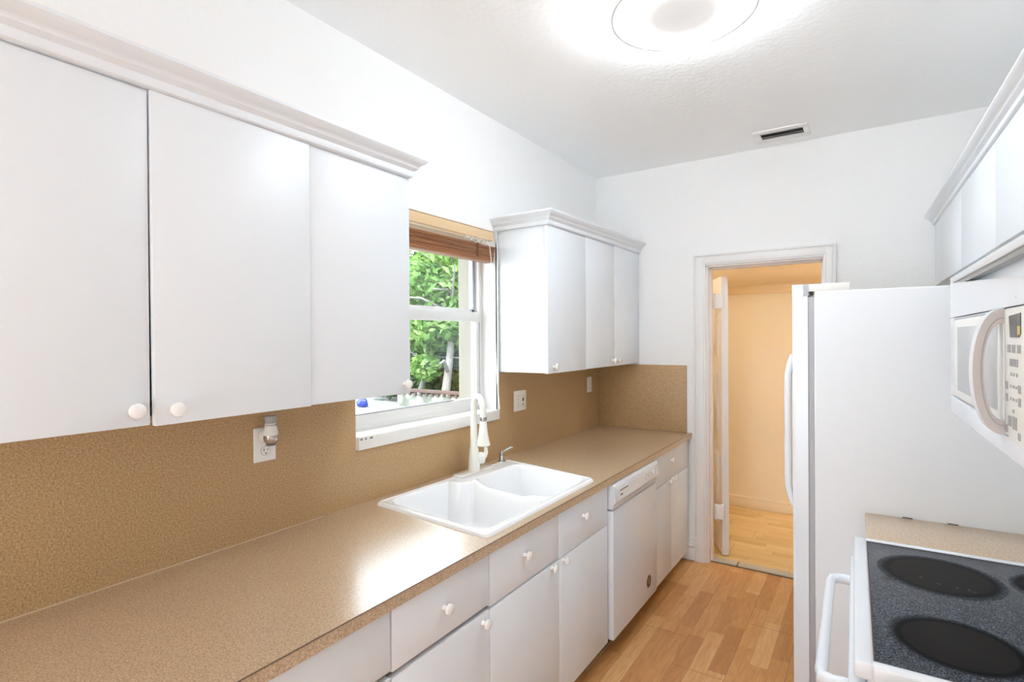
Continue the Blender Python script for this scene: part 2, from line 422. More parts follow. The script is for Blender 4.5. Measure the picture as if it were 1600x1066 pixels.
# soffit across the hall with a rounded lower edge
bm = BM(); prism(bm, [(4.92, 2.30), (4.92, 2.13), (4.96, 2.07), (5.03, 2.035), (HY, 2.02), (HY, 2.30)], 0, -.15, 3.4)
prism(bm, [(HY - .03, 2.022), (HY - .012, 1.955), (HY, 1.945), (HY, 2.022)], 0, -.15, 3.4)
struct('trim_4', bm, M_hallceil)
bm = BM(); box(bm, -.15, 3.4, HY - .014, HY, 0, .082, .002); box(bm, -.15, 3.4, HY - .018, HY, .078, .104, .006)
struct('baseboard_hall', bm, M_halltrim)
hl = thing('hall_light', 'round warm light on the hall ceiling, beyond the doorway', 'ceiling light', (2.35, 4.45, 2.30))
obj('light_base', lathe(BM(), [(0, 0), (.10, 0), (.10, -.015), (0, -.015)], (2.35, 4.45, 2.30), (0, 0, 1)), M_trim, hl)
obj('light_shade', lathe(BM(), [(.14, -.015), (.14, -.04), (.11, -.075), (.05, -.09), (0, -.092)], (2.35, 4.45, 2.30), (0, 0, 1)), plain('warm_shade', (.9, .85, .75), .4, emit=(1, .94, .82), estr=35), hl)
hl = thing('hall_light', 'added unseen warm fill light at the left end of the hall, behind the open door', 'ceiling light', (.12, 4.62, 2.30))  # second lamp, unseen, added to light the face of the open door
obj('light_base', lathe(BM(), [(0, 0), (.10, 0), (.10, -.015), (0, -.015)], (.12, 4.62, 2.30), (0, 0, 1)), M_trim, hl)
obj('light_shade', lathe(BM(), [(.14, -.015), (.14, -.04), (.11, -.075), (.05, -.09), (0, -.092)], (.12, 4.62, 2.30), (0, 0, 1)), plain('hall_fill_glow', (.9, .85, .75), .4, emit=(1, .91, .76), estr=10), hl)

# the open hall door on wide-throw hinges
ang = math.radians(116)
dd = Vector((math.cos(ang), math.sin(ang), 0)); dn = Vector((math.sin(ang), -math.cos(ang), 0))   # along the leaf, and the side facing the kitchen
P0 = Vector((.852, 4.012, .008))
def leafpt(a, n, z): return P0 + dd * a + dn * n + Vector((0, 0, z))
def leafbox(bm, a0, a1, n0, n1, z0, z1, r=.002):
    t = BM(); box(t, a0, a1, n0, n1, z0, z1, r)
    for v in t.verts: v.co = leafpt(v.co.x, v.co.y, v.co.z)
    merge(bm, t)
bm = BM(); leafbox(bm, 0, .68, 0, .046, 0, 1.985)
door = obj('door_1', bm, M_trim, base=P0); door['kind'] = 'structure'; door['label'] = 'white panelled hall door standing open on wide hinges'
for k, (z0, z1) in enumerate(((.16, .72), (.86, 1.30), (1.42, 1.84))):
    for a0, a1 in ((.09, .31), (.37, .59)):
        bm = BM(); leafbox(bm, a0, a1, -.006, .001, z0, z1, .004); leafbox(bm, a0 + .03, a1 - .03, -.012, -.004, z0 + .03, z1 - .03, .006)
        obj('door_panel', bm, M_trim, door)
for z in (1.762, .272):
    bm = BM()
    box(bm, .800, .872, 3.972, 3.986, z, z + .1, .002); box(bm, .846, .862, 3.986, 4.02, z, z + .1, .002)
    lathe(bm, [(0, 0), (.008, 0), (.008, .106), (0, .106)], (.812, 3.972, z - .003), (0, 0, 1), 14)
    obj('hinge', bm, M_plate, door, 'wide white hinge plate')

# ------------------------------------------------------------------ window over the sink
bm = BM()
FX0, FX1 = -.165, -.105
box(bm, FX0, FX1, WY0, WY0 + .03, WZ0 + .05, WZ1, .002); box(bm, FX0, FX1 - .0, WY1 - .028, WY1, WZ0 + .05, WZ1, .002)
box(bm, FX0, FX1, WY0, WY1, WZ1 - .03, WZ1, .002); box(bm, FX0, FX1, WY0, WY1, WZ0 + .05, WZ0 + .075, .002)
win = obj('window_1', bm, M_vinyl, base=(-.13, 1.96, WZ0)); win['kind'] = 'structure'; win['label'] = 'white single hung window over the sink'
bm = BM()   # upper sash, outer track
box(bm, -.158, -.138, WY0 + .03, WY0 + .05, 1.70, 2.13, .002); box(bm, -.158, -.138, WY1 - .05, WY1 - .028, 1.70, 2.13, .002)
box(bm, -.158, -.138, WY0 + .03, WY1 - .028, 1.70, 1.728, .002); box(bm, -.158, -.138, WY0 + .03, WY1 - .028, 2.10, 2.13, .002)
us = obj('upper_sash', bm, M_vinyl, win)
bm = BM(); box(bm, -.150, -.146, WY0 + .045, WY1 - .045, 1.72, 2.11); obj('pane', bm, M_glass, us)
bm = BM(); box(bm, -.136, -.130, WY1 - .052, WY1 - .0405, 1.722, 2.12); obj('side_channel', bm, M_bluegrey, win, 'blue-grey channel strip')
bm = BM()   # lower sash, inner track
box(bm, -.134, -.108, WY0 + .028, WY0 + .055, WZ0 + .07, 1.705, .002); box(bm, -.134, -.108, WY1 - .052, WY1 - .026, WZ0 + .07, 1.705, .002)
box(bm, -.1345, -.1068, WY0 + .029, WY1 - .025, 1.655, 1.708, .003); box(bm, -.134, -.106, WY0 + .028, WY1 - .026, WZ0 + .062, 1.232, .003)
ls = obj('lower_sash', bm, M_vinyl, win)
bm = BM(); box(bm, -.123, -.119, WY0 + .05, WY1 - .045, 1.225, 1.662); obj('pane', bm, M_glass, ls)
bm = BM(); box(bm, -.1185, -.1085, WY0 + .056, WY1 - .25, 1.2325, 1.2375); obj('gasket', bm, M_greyp, ls, 'thin grey glass gasket')
bm = BM(); box(bm, -.1065, -.103, WY1 - .0275, WY1 - .024, 1.235, 1.652); obj('side_channel', bm, M_gray, win, 'grey sash track')
bm = BM(); box(bm, -.165, -.001, WY0, WY1, WZ0 - .001, WZ0 + .052, .002); box(bm, -.024, .012, WY0 + .004, WY1 + .004, WZ0 - .002, WZ0 + .053, .004)
obj('window_sill', bm, M_trimold, win, 'worn white wooden sill')
bm = BM()
for y, w in ((1.472, .012), (1.497, .008), (1.522, .016)): box(bm, .0115, .0126, y, y + w, WZ0 + .038, WZ0 + .046)
obj('paint_chips', bm, plain('chipped_paint', (.25, .23, .21), .8), win, 'dark chips in the sill paint')
bm = BM(); box(bm, -.100, .001, WY1 - .001, WY1 + .004, WZ0 + .05, WZ1, .001); box(bm, -.01, .006, WY1 - .001, WY1 + .008, WZ0 + .05, 2.10, .002)
obj('side_jamb', bm, M_vinyl, win)
bm = BM(); box(bm, WX0, -.166, WY1 - .006, WY1 + .001, WZ0 + .0, WZ1); box(bm, WX0 - .02, -.166, WY0, WY1, WZ0 - .02, WZ0 + .02, .002)
obj('outer_reveal', bm, M_stucco, win, 'cream stucco reveal outside the glass')

# blind
bl = thing('window_blind', 'raised brown wooden slat blind under a tan head rail in the window', 'blind', (-.03, 1.96, WZ1))
bm = BM(); box(bm, -.055, -.008, WY0 + .03, WY1 - .018, 2.100, 2.149, .003); obj('head_rail', bm, M_tan, bl, 'tan head rail')
bm = BM()
for i in range(11):
    z = 2.068 - i * .0072
    box(bm, -.052 + .002 * (i % 2), -.006 + .003 * math.sin(i * 2.1), WY0 + .035, WY1 - .006 - .0016 * i, z - .0052, z + .0004, .002)
obj('slat_stack', bm, M_slat, bl)
bm = BM(); box(bm, -.058, -.001, WY0 + .037, WY1 - .028, 1.978, 1.990, .004); obj('bottom_rail', bm, M_slat, bl)
for y in (1.66, 2.275):
    bm = BM()
    for i in range(10): box(bm, -.006, -.0005, y + .006 * (i % 2), y + .022 - .006 * (i % 3), 2.064 - i * .0072, 2.0685 - i * .0072, .001)
    obj('ladder_tape', bm, M_ladder, bl)
bm = BM()
for i in range(9): tube(bm, [(-.02 + .012 * math.sin(i), 2.19 + .022 * i, 2.082 + .006 * math.sin(i * 2.3)), (-.008, 2.205 + .022 * i, 2.098), (-.022, 2.215 + .022 * i, 2.08)], .0022, 6)
obj('lift_tapes', bm, M_cord, bl)
bm = BM()
tube(bm, [(-.004, 2.372, 2.10), (.004, 2.385, 2.06), (.006, 2.392, 2.0), (.006, 2.398, 1.93), (.005, 2.415, 1.75), (.005, 2.43, 1.55), (.006, 2.445, 1.32), (.016, 2.452, 1.168)], .0024, 8)
obj('pull_cord', bm, M_cord, bl)

# ------------------------------------------------------------------ left counter run
bm = BM()
SKC = [(.054, 1.505), (.660, 1.446), (.656, 2.315), (.078, 2.432)]       # sink corners on the counter: back-near, front-near, front-far, back-far
HX0, HX1, HY0, HY1 = .10, .61, 1.54, 2.30                                 # cut-out under the sink rim
CX, CY0, CY1 = .694, -.35, D - .002
# slab with a cut-out that follows the sink's outline
INS = .024
cx_, cy_ = sum(p[0] for p in SKC) / 4, sum(p[1] for p in SKC) / 4
hole = [(p[0] + (INS if p[0] < cx_ else -INS), p[1] + (INS if p[1] < cy_ else -INS)) for p in SKC]     # back-near, front-near, front-far, back-far
outq = [(0.0, CY0), (CX, CY0), (CX, CY1), (0.0, CY1)]
top_o = [bm.verts.new((*p, CT)) for p in outq]; top_i = [bm.verts.new((*p, CT)) for p in hole]
bot_o = [bm.verts.new((*p, .856)) for p in outq]; bot_i = [bm.verts.new((*p, .856)) for p in hole]
for i in range(4):
    j = (i + 1) % 4
    bm.faces.new((top_o[i], top_o[j], top_i[j], top_i[i])); bm.faces.new((bot_o[i], bot_i[i], bot_i[j], bot_o[j]))
    bm.faces.new((top_o[i], bot_o[i], bot_o[j], top_o[j])); bm.faces.new((top_i[i], top_i[j], bot_i[j], bot_i[i]))
ct = tag(obj('countertop', bm, M_counter, base=(0, 1.7, .856)), 'long tan speckled laminate countertop with the white sink set in it', 'countertop')
bm = BM(); box(bm, -.001, .0035, CY0, 1.30, CT, CT + .0022); obj('caulk_line', bm, plain('pale_caulk', (.62, .50, .34), .6), ct, 'pale caulk line along the wall')
bm = BM(); box(bm, .6925, .6952, CY0, CY1, CT - .0018, CT + .0002); obj('edge_seam', bm, plain('dark_seam', (.14, .09, .06), .6), ct, 'thin dark laminate seam')

bm = BM()
prism(bm, [(CY0, CT), (D - .002, CT), (D - .002, 1.364), (WY1 + .005, 1.364), (WY1 + .005, WZ0 - .003), (WY0 - .001, WZ0 - .003), (WY0 - .001, 1.364), (CY0, 1.364)], 0, -.0196, 0.0)
tag(obj('backsplash', bm, M_splash, base=(0, 1.7, CT)), 'tan speckled laminate backsplash along the window wall', 'backsplash')
bm = BM(); box(bm, 0.001, .660, D - .018, D - .001, CT + .001, 1.362, .001)
tag(obj('backsplash', bm, M_splash, base=(.33, D, CT)), 'short tan backsplash panel on the end wall beside the doorway', 'backsplash')

def knob(parent, pos, axis, s=1.0):
    prof = [(0, 0), (.0085, 0), (.0075, .004), (.0062, .010), (.0075, .014), (.0135, .0165), (.0170, .0195), (.0175, .0225), (.0160, .0262), (.0110, .0292), (.005, .0305), (0, .0308)]
    bm = lathe(BM(), [(r * s, h * s) for r, h in prof], pos, axis, 28)
    return obj('knob', bm, M_knob, parent)
def slab(x0, x1, y0, y1, z0, z1, r=.0018): return box(BM(), x0, x1, y0, y1, z0, z1, r)

# base cabinets
XF, XD = .652, .674            # carcass front, door face
def base_carcass(root, y0, y1, kick=True):
    bm = BM()
    t = .016
    box(bm, .005, XF, y0 + .001, y0 + t, .092, .855); box(bm, .005, XF, y1 - t, y1 - .001, .092, .855)
    box(bm, .005, XF, y0 + t, y1 - t, .092, .108); box(bm, .005, .02, y0 + t, y1 - t, .108, .855)
    box(bm, XF - .02, XF, y0 + t, y1 - t, .835, .855); box(bm, XF - .02, XF, y0 + t, y1 - t, .655, .675)
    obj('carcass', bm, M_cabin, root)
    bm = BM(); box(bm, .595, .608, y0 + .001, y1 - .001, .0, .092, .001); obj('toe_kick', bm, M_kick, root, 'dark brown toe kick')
G = .0016
# A: nearest, mostly below the frame
cabA = thing('base_cabinet', 'white base cabinet nearest the camera, only its drawer top in view', 'cabinet', (.33, .55, 0), 'white base cabinets under the long counter')
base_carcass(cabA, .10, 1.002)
d = obj('drawer', slab(XF + .001, XD, .10 + G, 1.002 - .003, .684, .846), M_cab, cabA)
d = obj('door', slab(XF + .001, XD, .10 + G, .55 - G, .098, .666), M_cab, cabA); knob(d, (XD, .50, .636), (1, 0, 0))
d = obj('door', slab(XF + .001, XD, .55 + G, 1.002 - .003, .098, .666), M_cab, cabA); knob(d, (XD, .60, .636), (1, 0, 0))
# B
cabB = thing('base_cabinet', 'white base cabinet left of the sink with uneven gap under its drawer', 'cabinet', (.33, 1.22, 0), 'white base cabinets under the long counter')
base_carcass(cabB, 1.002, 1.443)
d = obj('drawer', slab(XF + .001, XD, 1.002 + .003, 1.443 - .0022, .677, .846), M_cab, cabB); knob(d, (XD, 1.215, .762), (1, 0, 0))
d = obj('door', slab(XF + .001, XD, 1.002 + G, 1.443 - G, .096, .660), M_cab, cabB); knob(d, (XD, 1.405, .632), (1, 0, 0))
# C: sink base
cabC = thing('sink_cabinet', 'white double sink base cabinet directly under the sink', 'cabinet', (.33, 1.925, 0), 'white base cabinets under the long counter')
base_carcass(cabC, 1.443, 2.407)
d = obj('drawer', slab(XF + .001, XD, 1.443 + .0022, 1.922 - .001, .667, .846), M_cab, cabC); knob(d, (XD, 1.662, .768), (1, 0, 0))
d = obj('drawer', slab(XF + .001, XD + .002, 1.922 + .001, 2.407 - G, .663, .851), M_cab, cabC); knob(d, (XD + .002, 2.142, .778), (1, 0, 0))
d = obj('door', slab(XF + .001, XD, 1.443 + G, 1.922 - G, .095, .6585), M_cab, cabC); knob(d, (XD, 1.862, .648), (1, 0, 0), .92)
d = obj('door', slab(XF + .001, XD + .001, 1.922 + G, 2.407 - G, .093, .6595), M_cab, cabC); knob(d, (XD + .001, 1.955, .648), (1, 0, 0))
# E: end cabinet
cabE = thing('base_cabinet', 'white base cabinet between the dishwasher and the doorway wall', 'cabinet', (.33, 3.43, 0), 'white base cabinets under the long counter')
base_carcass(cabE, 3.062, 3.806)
d = obj('drawer', slab(XF + .001, XD, 3.062 + G, 3.80, .664, .848), M_cab, cabE); knob(d, (XD, 3.395, .782), (1, 0, 0), .95)
d = obj('door', slab(XF + .001, XD, 3.062 + G, 3.408 - G, .078, .6595), M_cab, cabE); knob(d, (XD, 3.352, .655), (1, 0, 0), .95)
d = obj('door', slab(XF + .001, XD, 3.408 + G, 3.80, .078, .6595), M_cab, cabE); knob(d, (XD, 3.452, .655), (1, 0, 0), .95)

# dishwasher
dw = thing('dishwasher', 'white built-in dishwasher with a control strip and round brown sticker', 'dishwasher', (.35, 2.735, 0))
DY0, DY1, DXF = 2.418, 3.052, .703
bm = BM(); box(bm, .02, .645, DY0 + .004, DY1 - .004, .10, .85); obj('tub', bm, M_gray, dw)
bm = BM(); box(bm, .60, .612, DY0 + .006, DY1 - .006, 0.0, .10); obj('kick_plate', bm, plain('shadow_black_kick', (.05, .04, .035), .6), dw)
bm = BM(); box(bm, .646, DXF - .004, DY0, DY1, .098, .722, .006, 3); dwdoor = obj('door', bm, M_app, dw)
bm = BM()
prism(bm, [(.646, .730), (DXF - .006, .730), (DXF - .004, .745), (DXF + .004, .760), (DXF + .012, .768), (DXF + .006, .832), (DXF, .845), (DXF - .008, .850), (.646, .850)], 1, DY0, DY1)
cp = obj('control_panel', bm, M_app, dw)
bm = BM(); prism(bm, [(DXF + .008, .774), (DXF + .0125, .774), (DXF + .0085, .822), (DXF + .004, .822)], 1, DY0 + .035, DY1 - .03); obj('control_inset', bm, M_appw, cp)
def onpanel(y0, y1, z0, z1, n, mat):
    fx = lambda z: DXF + .0125 - (z - .774) / .048 * .004 + .0004
    bm = BM(); prism(bm, [(fx(z0) - .001, z0), (fx(z0), z0), (fx(z1), z1), (fx(z1) - .001, z1)], 1, y0, y1); return obj(n, bm, mat, cp)
x = 2.478
for w in (.010, .007, .009, .004, .008, .010, .009, .004, .009, .008):
    onpanel(x, x + w, .8105, .8165, 'brand_letter', M_text); x += w + .0025
onpanel(2.478, 2.492, .789, .796, 'model_mark', M_text); onpanel(2.495, 2.508, .789, .796, 'model_mark', M_text)
for i, y in enumerate((2.845, 2.872, 2.899, 2.926)):
    onpanel(y, y + .013, .806 - .004 * (i % 2), .811 - .004 * (i % 2), 'button_mark', M_greytext)
for y in (2.83, 2.88, 2.93, 2.965): onpanel(y, y + .02, .787, .796, 'button', M_app)
bm = lathe(BM(), [(0, 0), (.017, 0), (.015, .006), (0, .007)], (DXF + .0105, 2.965, .803), (1, 0, .08), 24); obj('dial', bm, M_app, cp)
bm = BM(); prism(bm, [(DXF - .003, .7495), (DXF + .0015, .7495), (DXF + .010, .7655), (DXF + .003, .7655)], 1, 2.62, 2.79); obj('latch_recess', bm, plain('latch_grey', (.45, .45, .46), .5), cp, 'grey recessed latch grip')
st = obj('sticker', lathe(BM(), [(0, 0), (.034, 0), (.034, .0006), (0, .0007)], (DXF - .004, 2.915, .200), (1, 0, 0), 40), M_brownst, dwdoor, 'round brown sticker with cream print')
bm = BM()
for z, w in ((.214, .010), (.204, .016), (.190, .018)): box(bm, DXF - .0034, DXF - .003, 2.915 - w * .75, 2.915 + w * .6, z, z + .003)
obj('sticker_print', bm, M_cream, st)

# ------------------------------------------------------------------ upper cabinets on the window wall
UX, UD = .300, .320
def upper_carcass(root, y0, y1, z0, z1, xw=-.018, xf=UX, side=M_cab):
    bm = BM(); t = .016
    box(bm, xw, xf, y0 + .0005, y0 + t, z0, z1, .001); box(bm, xw, xf, y1 - t, y1 - .0005, z0, z1, .001)
    box(bm, xw, xf, y0 + t, y1 - t, z0, z0 + t); box(bm, xw, xf, y0 + t, y1 - t, z1 - t, z1); box(bm, xw, xw + .01, y0 + t, y1 - t, z0 + t, z1 - t)
    return obj('carcass', bm, side, root)
UZ0, UZ1 = 1.365, 2.1505
ucA = thing('upper_cabinet', 'white two door wall cabinet nearest the camera above the counter', 'cabinet', (0, .585, UZ0), 'white wall cabinets on the window wall')
upper_carcass(ucA, .15, 1.020, UZ0, 2.149)
d = obj('door', slab(UX + .001, UD, .15 + G, .583, UZ0 - .003, 2.148), M_cab, ucA); knob(d, (UD, .548, 1.400), (1, 0, 0), 1.05)
bm = slab(UX + .002, UD, .5865, 1.020 - G, UZ0 - .005, UZ1)
for v in bm.verts: v.co.x += .005 + .012 * (UZ1 - v.co.z) / (UZ1 - UZ0) * (1.02 - v.co.y) / .433      # hangs a little askew
d = obj('door', bm, M_cab, ucA); knob(d, (UD + .0152, .628, 1.396), (1, 0, 0), 1.05)
ucB = thing('upper_cabinet', 'white single door wall cabinet just left of the window', 'cabinet', (0, 1.23, UZ0), 'white wall cabinets on the window wall')
upper_carcass(ucB, 1.020, 1.440, UZ0, 2.149)
d = obj('door', slab(UX + .001, UD, 1.020 + G, 1.444, UZ0 - .003, UZ1), M_cab, ucB); knob(d, (UD, 1.413, 1.397), (1, 0, 0))
ucC = thing('upper_cabinet', 'white single door wall cabinet just right of the window', 'cabinet', (0, 2.69, 1.372), 'white wall cabinets on the window wall')
upper_carcass(ucC, 2.470, 2.921, 1.374, 2.157)
d = obj('door', slab(UX + .001, UD, 2.464, 2.921 - G, 1.372, 2.1575), M_cab, ucC); knob(d, (UD, 2.522, 1.406), (1, 0, 0))
ucD = thing('upper_cabinet', 'white two door wall cabinet in the corner beside the doorway', 'cabinet', (0, 3.36, 1.372), 'white wall cabinets on the window wall')
upper_carcass(ucD, 2.921, 3.815, 1.374, 2.160)
d = obj('door', slab(UX + .001, UD, 2.921 + G, 3.355 - G, 1.374, 2.164), M_cab, ucD); knob(d, (UD, 3.318, 1.412), (1, 0, 0))
d = obj('door', slab(UX + .001, UD, 3.355 + G, 3.806, 1.374, 2.170), M_cab, ucD); knob(d, (UD, 3.390, 1.412), (1, 0, 0))
CROWN = [(-.018, -.004), (.004, -.004), (.010, 0.0), (.013, .012), (.011, .020), (.016, .024), (.024, .030), (.026, .038), (.030, .042), (.042, .049), (.047, .056), (.050, .060), (.050, .068), (-.018, .068)]
bm = sweep(BM(), [((UD + .004, -.30, 2.155), (1, 0)), ((UD + .004, 1.444, 2.155), (1, 1)), ((-.018, 1.444, 2.155), (0, 1))], CROWN)
tag(obj('crown_molding', bm, M_cab, base=(UD, .6, 2.155)), 'stepped white crown molding on the cabinets left of the window', 'molding')
bm = sweep(BM(), [((-.018, 2.466, 2.162), (0, -1)), ((UD + .002, 2.466, 2.162), (1, -1)), ((UD + .002, 3.82, 2.182), (1, 0))], CROWN)
tag(obj('crown_molding', bm, M_cab, base=(UD, 3.1, 2.162)), 'stepped white crown molding on the cabinets right of the window', 'molding')

# ------------------------------------------------------------------ sink (height field over the four corners)
def sdbox(a, b, a0, a1, b0, b1, r):
    qa = abs(a - (a0 + a1) / 2) - (a1 - a0) / 2 + r; qb = abs(b - (b0 + b1) / 2) - (b1 - b0) / 2 + r
    return math.hypot(max(qa, 0), max(qb, 0)) + min(max(qa, qb), 0) - r
def sst(x): x = max(0, min(1, x)); return x * x * (3 - 2 * x)
LA, LB = .606, .895
NA, NB = 170, 250
def sinkz(a, b):
    top = CT + .014
    # rolled outer rim
    e = -sdbox(a, b, 0, LA, 0, LB, .028)
    z = top - .014 * (1 - math.sqrt(max(0, 1 - (1 - min(max(e, 0) / .016, 1)) ** 2)))
    # slight dip of the deck inside the rolled rim
    z -= .003 * sst((e - .014) / .012)
    d1 = max(sdbox(a, b, .042, LA - .045, .045, .470, .05), .085 - math.hypot(a - .055, (b - .475)))
    d2 = sdbox(a, b, .115, LA - .045, .500, LB - .045, .05)
    dv = sst(1 - abs(b - .485) / .06) * sst((a - .13) / .09) * sst((LA - .10 - a) / .08)
    z -= .018 * dv
    for d_, dep in ((d1, .175), (d2, .165)):
        if d_ < .012:
            t = (.012 - d_) / .058
            z = min(z, z * (1 - sst(t)) + (CT + .01 - dep) * sst(t))
    return z
bm = BM(); grid = []
def spaced(n, L):
    return [L * (i / n) for i in range(n + 1)]
for i, a in enumerate(spaced(NA, LA)):
    row = []
    for j, b in enumerate(spaced(NB, LB)):
        s, t = a / LA, b / LB
        # keep the outline's corners round
        aa, bb = a, b
        e = sdbox(a, b, 0, LA, 0, LB, .028)
        if e > 0:
            ca = min(max(a, .028), LA - .028); cb = min(max(b, .028), LB - .028); h = math.hypot(a - ca, b - cb)
            aa = ca + (a - ca) / h * .028; bb = cb + (b - cb) / h * .028
        s, t = aa / LA, bb / LB
        x = (SKC[0][0] * (1 - s) + SKC[1][0] * s) * (1 - t) + (SKC[3][0] * (1 - s) + SKC[2][0] * s) * t
        y = (SKC[0][1] * (1 - s) + SKC[1][1] * s) * (1 - t) + (SKC[3][1] * (1 - s) + SKC[2][1] * s) * t
        row.append(bm.verts.new((x, y, max(sinkz(aa, bb), .70))))
    grid.append(row)
for i in range(NA):
    for j in range(NB): bm.faces.new((grid[i][j], grid[i + 1][j], grid[i + 1][j + 1], grid[i][j + 1]))
bmesh.ops.remove_doubles(bm, verts=bm.verts, dist=1e-5)
bmesh.ops.dissolve_degenerate(bm, edges=bm.edges, dist=1e-6)
snk = thing('sink', 'white enamel double bowl drop-in sink under the window', 'sink', (.36, 1.92, CT))
sb = obj('basin', bm, M_sink, snk); sb.data.polygons.foreach_set('use_smooth', [True] * len(sb.data.polygons))
for at in list(sb.data.attributes):
    if at.name == 'sharp_edge': sb.data.attributes.remove(at)
for (x, y, z) in ((.35, 1.735, .7255), (.38, 2.15, .7355)):
    obj('drain', lathe(BM(), [(0, .004), (.020, .003), (.026, .0), (.040, .001), (.043, .004), (.045, .002), (.045, -.004), (0, -.004)], (x, y, z), (0, 0, 1)), M_chrome, snk, 'round chrome drain')

# faucet
FB = Vector((.102, 2.105, CT + .0135))
fc = thing('kitchen_faucet', 'off-white pull-down kitchen faucet standing behind the sink', 'faucet', FB)
bm = BM(); box(bm, .070, .130, 1.98, 2.235, FB.z - .003, FB.z + .008, .0035, 3)
obj('base_plate', bm, M_faucet, fc)
obj('body', lathe(BM(), [(0, .006), (.030, .006), (.0295, .02), (.0265, .06), (.0225, .115), (.021, .118), (0, .118)], FB, (0, 0, 1), 36), M_faucet, fc)
sd = Vector((.86, -.51, 0)).normalized()
pts = [FB + Vector((0, 0, .112))]; rad = [.0195]
pts.append(FB + Vector((0, 0, .20))); rad.append(.0175)
R = .060; zc = .318
pts.append(FB + Vector((0, 0, .28))); rad.append(.0155)
for k in range(0, 17):
    a = PI * k / 16
    pts.append(FB + sd * (R - R * math.cos(a)) + Vector((0, 0, zc + R * math.sin(a)))); rad.append(.0145)
pts.append(FB + sd * (2 * R) + Vector((0, 0, .285))); rad.append(.0148)
obj('neck', tube(BM(), pts, rad, 20), M_faucet, fc)
hp = FB + sd * (2 * R)
obj('collar', lathe(BM(), [(0, .286), (.0165, .286), (.0175, .280), (.0165, .274), (.0165, .268), (.0150, .266), (0, .266)], hp, (0, 0, 1), 28), M_chrome, fc, 'chrome collar above the spray head')
sh = obj('spray_head', lathe(BM(), [(0, .266), (.0165, .266), (.0178, .245), (.0225, .205), (.0300, .168), (.0335, .158), (.0325, .152), (0, .152)], hp, (0, 0, 1), 32), M_faucet, fc)
obj('spray_face', lathe(BM(), [(0, .1525), (.0285, .1525), (.0275, .1490), (0, .1490)], hp, (0, 0, 1), 28), M_greyp, sh)
hd = Vector((.45, .89, 0)).normalized()
hb = FB + Vector((0, 0, .064)) + hd * .016
hn = obj('handle', lathe(BM(), [(0, 0), (.024, 0), (.028, .006), (.030, .020), (.028, .032), (.016, .039), (0, .040)], hb, hd, 30), M_faucet, fc)
e0 = hb + hd * .020
obj('lever', tube(BM(), [e0 + Vector((0, 0, -.004)), e0 + hd * .020 + Vector((0, 0, .006)), e0 + hd * .030 + Vector((0, 0, .024)), e0 + hd * .029 + Vector((0, 0, .044)), e0 + hd * .024 + Vector((0, 0, .058))], [.012, .014, .012, .009, .006], 14), M_faucet, hn)
bm = BM()
for z in (-.006, .007): lathe(bm, [(0, 0), (.0022, 0), (0, .001)], hb + hd * .0115 + Vector((hd.y, -hd.x, 0)) * .0288 + Vector((0, 0, z)), (hd.y, -hd.x, 0), 10)
obj('dot', bm, M_bluegrey, hn)

sp = thing('soap_dispenser', 'small chrome soap dispenser with a lever, beside the faucet', 'soap dispenser', (.082, 2.372, CT + .0135))
SB = Vector((.082, 2.372, CT + .0115))
obj('base', lathe(BM(), [(0, 0), (.0215, 0), (.0205, .004), (.014, .008), (.0135, .014), (.0125, .034), (0, .034)], SB, (0, 0, 1)), M_chrome, sp)
obj('pump_head', lathe(BM(), [(0, .034), (.009, .034), (.0105, .042), (.009, .052), (.006, .058), (0, .060)], SB, (0, 0, 1)), M_chrome, sp)
obj('spout', tube(BM(), [SB + Vector((0, 0, .048)), SB + Vector((.018, .016, .060)), SB + Vector((.038, .034, .073)), SB + Vector((.046, .040, .0735))], [.0048, .0046, .0055, .0065], 12), M_chrome, sp)

# outlets and switches on the backsplash
def plate(name, label, y0, y1, z0, z1, cat='outlet'):
    o = thing(name, label, cat, (0, (y0 + y1) / 2, z0))
    bm = BM(); box(bm, .0003, .0065, y0, y1, z0, z1, .003, 3); obj('cover_plate', bm, M_plate, o)
    return o
def receptacle(o, y, z):
    bm = lathe(BM(), [(0, 0), (.0170, 0), (.0165, .0022), (0, .0024)], (.0062, y, z), (1, 0, 0), 32, (1, .9)); r = obj('socket', bm, M_plate, o)
    ring = BM(); lathe(ring, [(.0170, 0), (.0185, 0), (.0185, .0006), (.0170, .0006)], (.0063, y, z), (1, 0, 0), 32, (1, .9)); obj('socket_gap', ring, M_greyp, r)
    bm = BM(); box(bm, .0085, .0092, y - .0085, y - .0062, z - .001, z + .008); box(bm, .0085, .0092, y + .0058, y + .0078, z + .0, z + .007)
    lathe(bm, [(0, 0), (.0027, 0), (0, .0006)], (.0086, y, z - .0085), (1, 0, 0), 12); obj('slots', bm, M_slot, r)
o1 = plate('wall_outlet', 'white wall outlet with an air freshener plugged in, under the wall cabinets', 1.024, 1.105, 1.146, 1.262)
receptacle(o1, 1.066, 1.182); receptacle(o1, 1.066, 1.226)
o2 = plate('wall_outlet', 'wide white two gang plate right of the window', 2.614, 2.745, 1.132, 1.252)
bm = BM(); box(bm, .0062, .0085, 2.637, 2.668, 1.158, 1.226, .001); d2 = obj('device', bm, M_plate, o2)
bm = BM()
for z in (1.218, 1.198, 1.176, 1.160): box(bm, .0084, .0090, 2.650, 2.656, z, z + .006)
obj('slots', bm, M_greyp, d2)
bm = BM(); box(bm, .0062, .0085, 2.692, 2.722, 1.158, 1.226, .001); d2 = obj('device', bm, M_plate, o2)
bm = BM(); box(bm, .0084, .0094, 2.700, 2.714, 1.188, 1.206); box(bm, .0084, .0090, 2.703, 2.711, 1.164, 1.172); box(bm, .0084, .0088, 2.704, 2.710, 1.214, 1.219); obj('slots', bm, M_slot, d2)
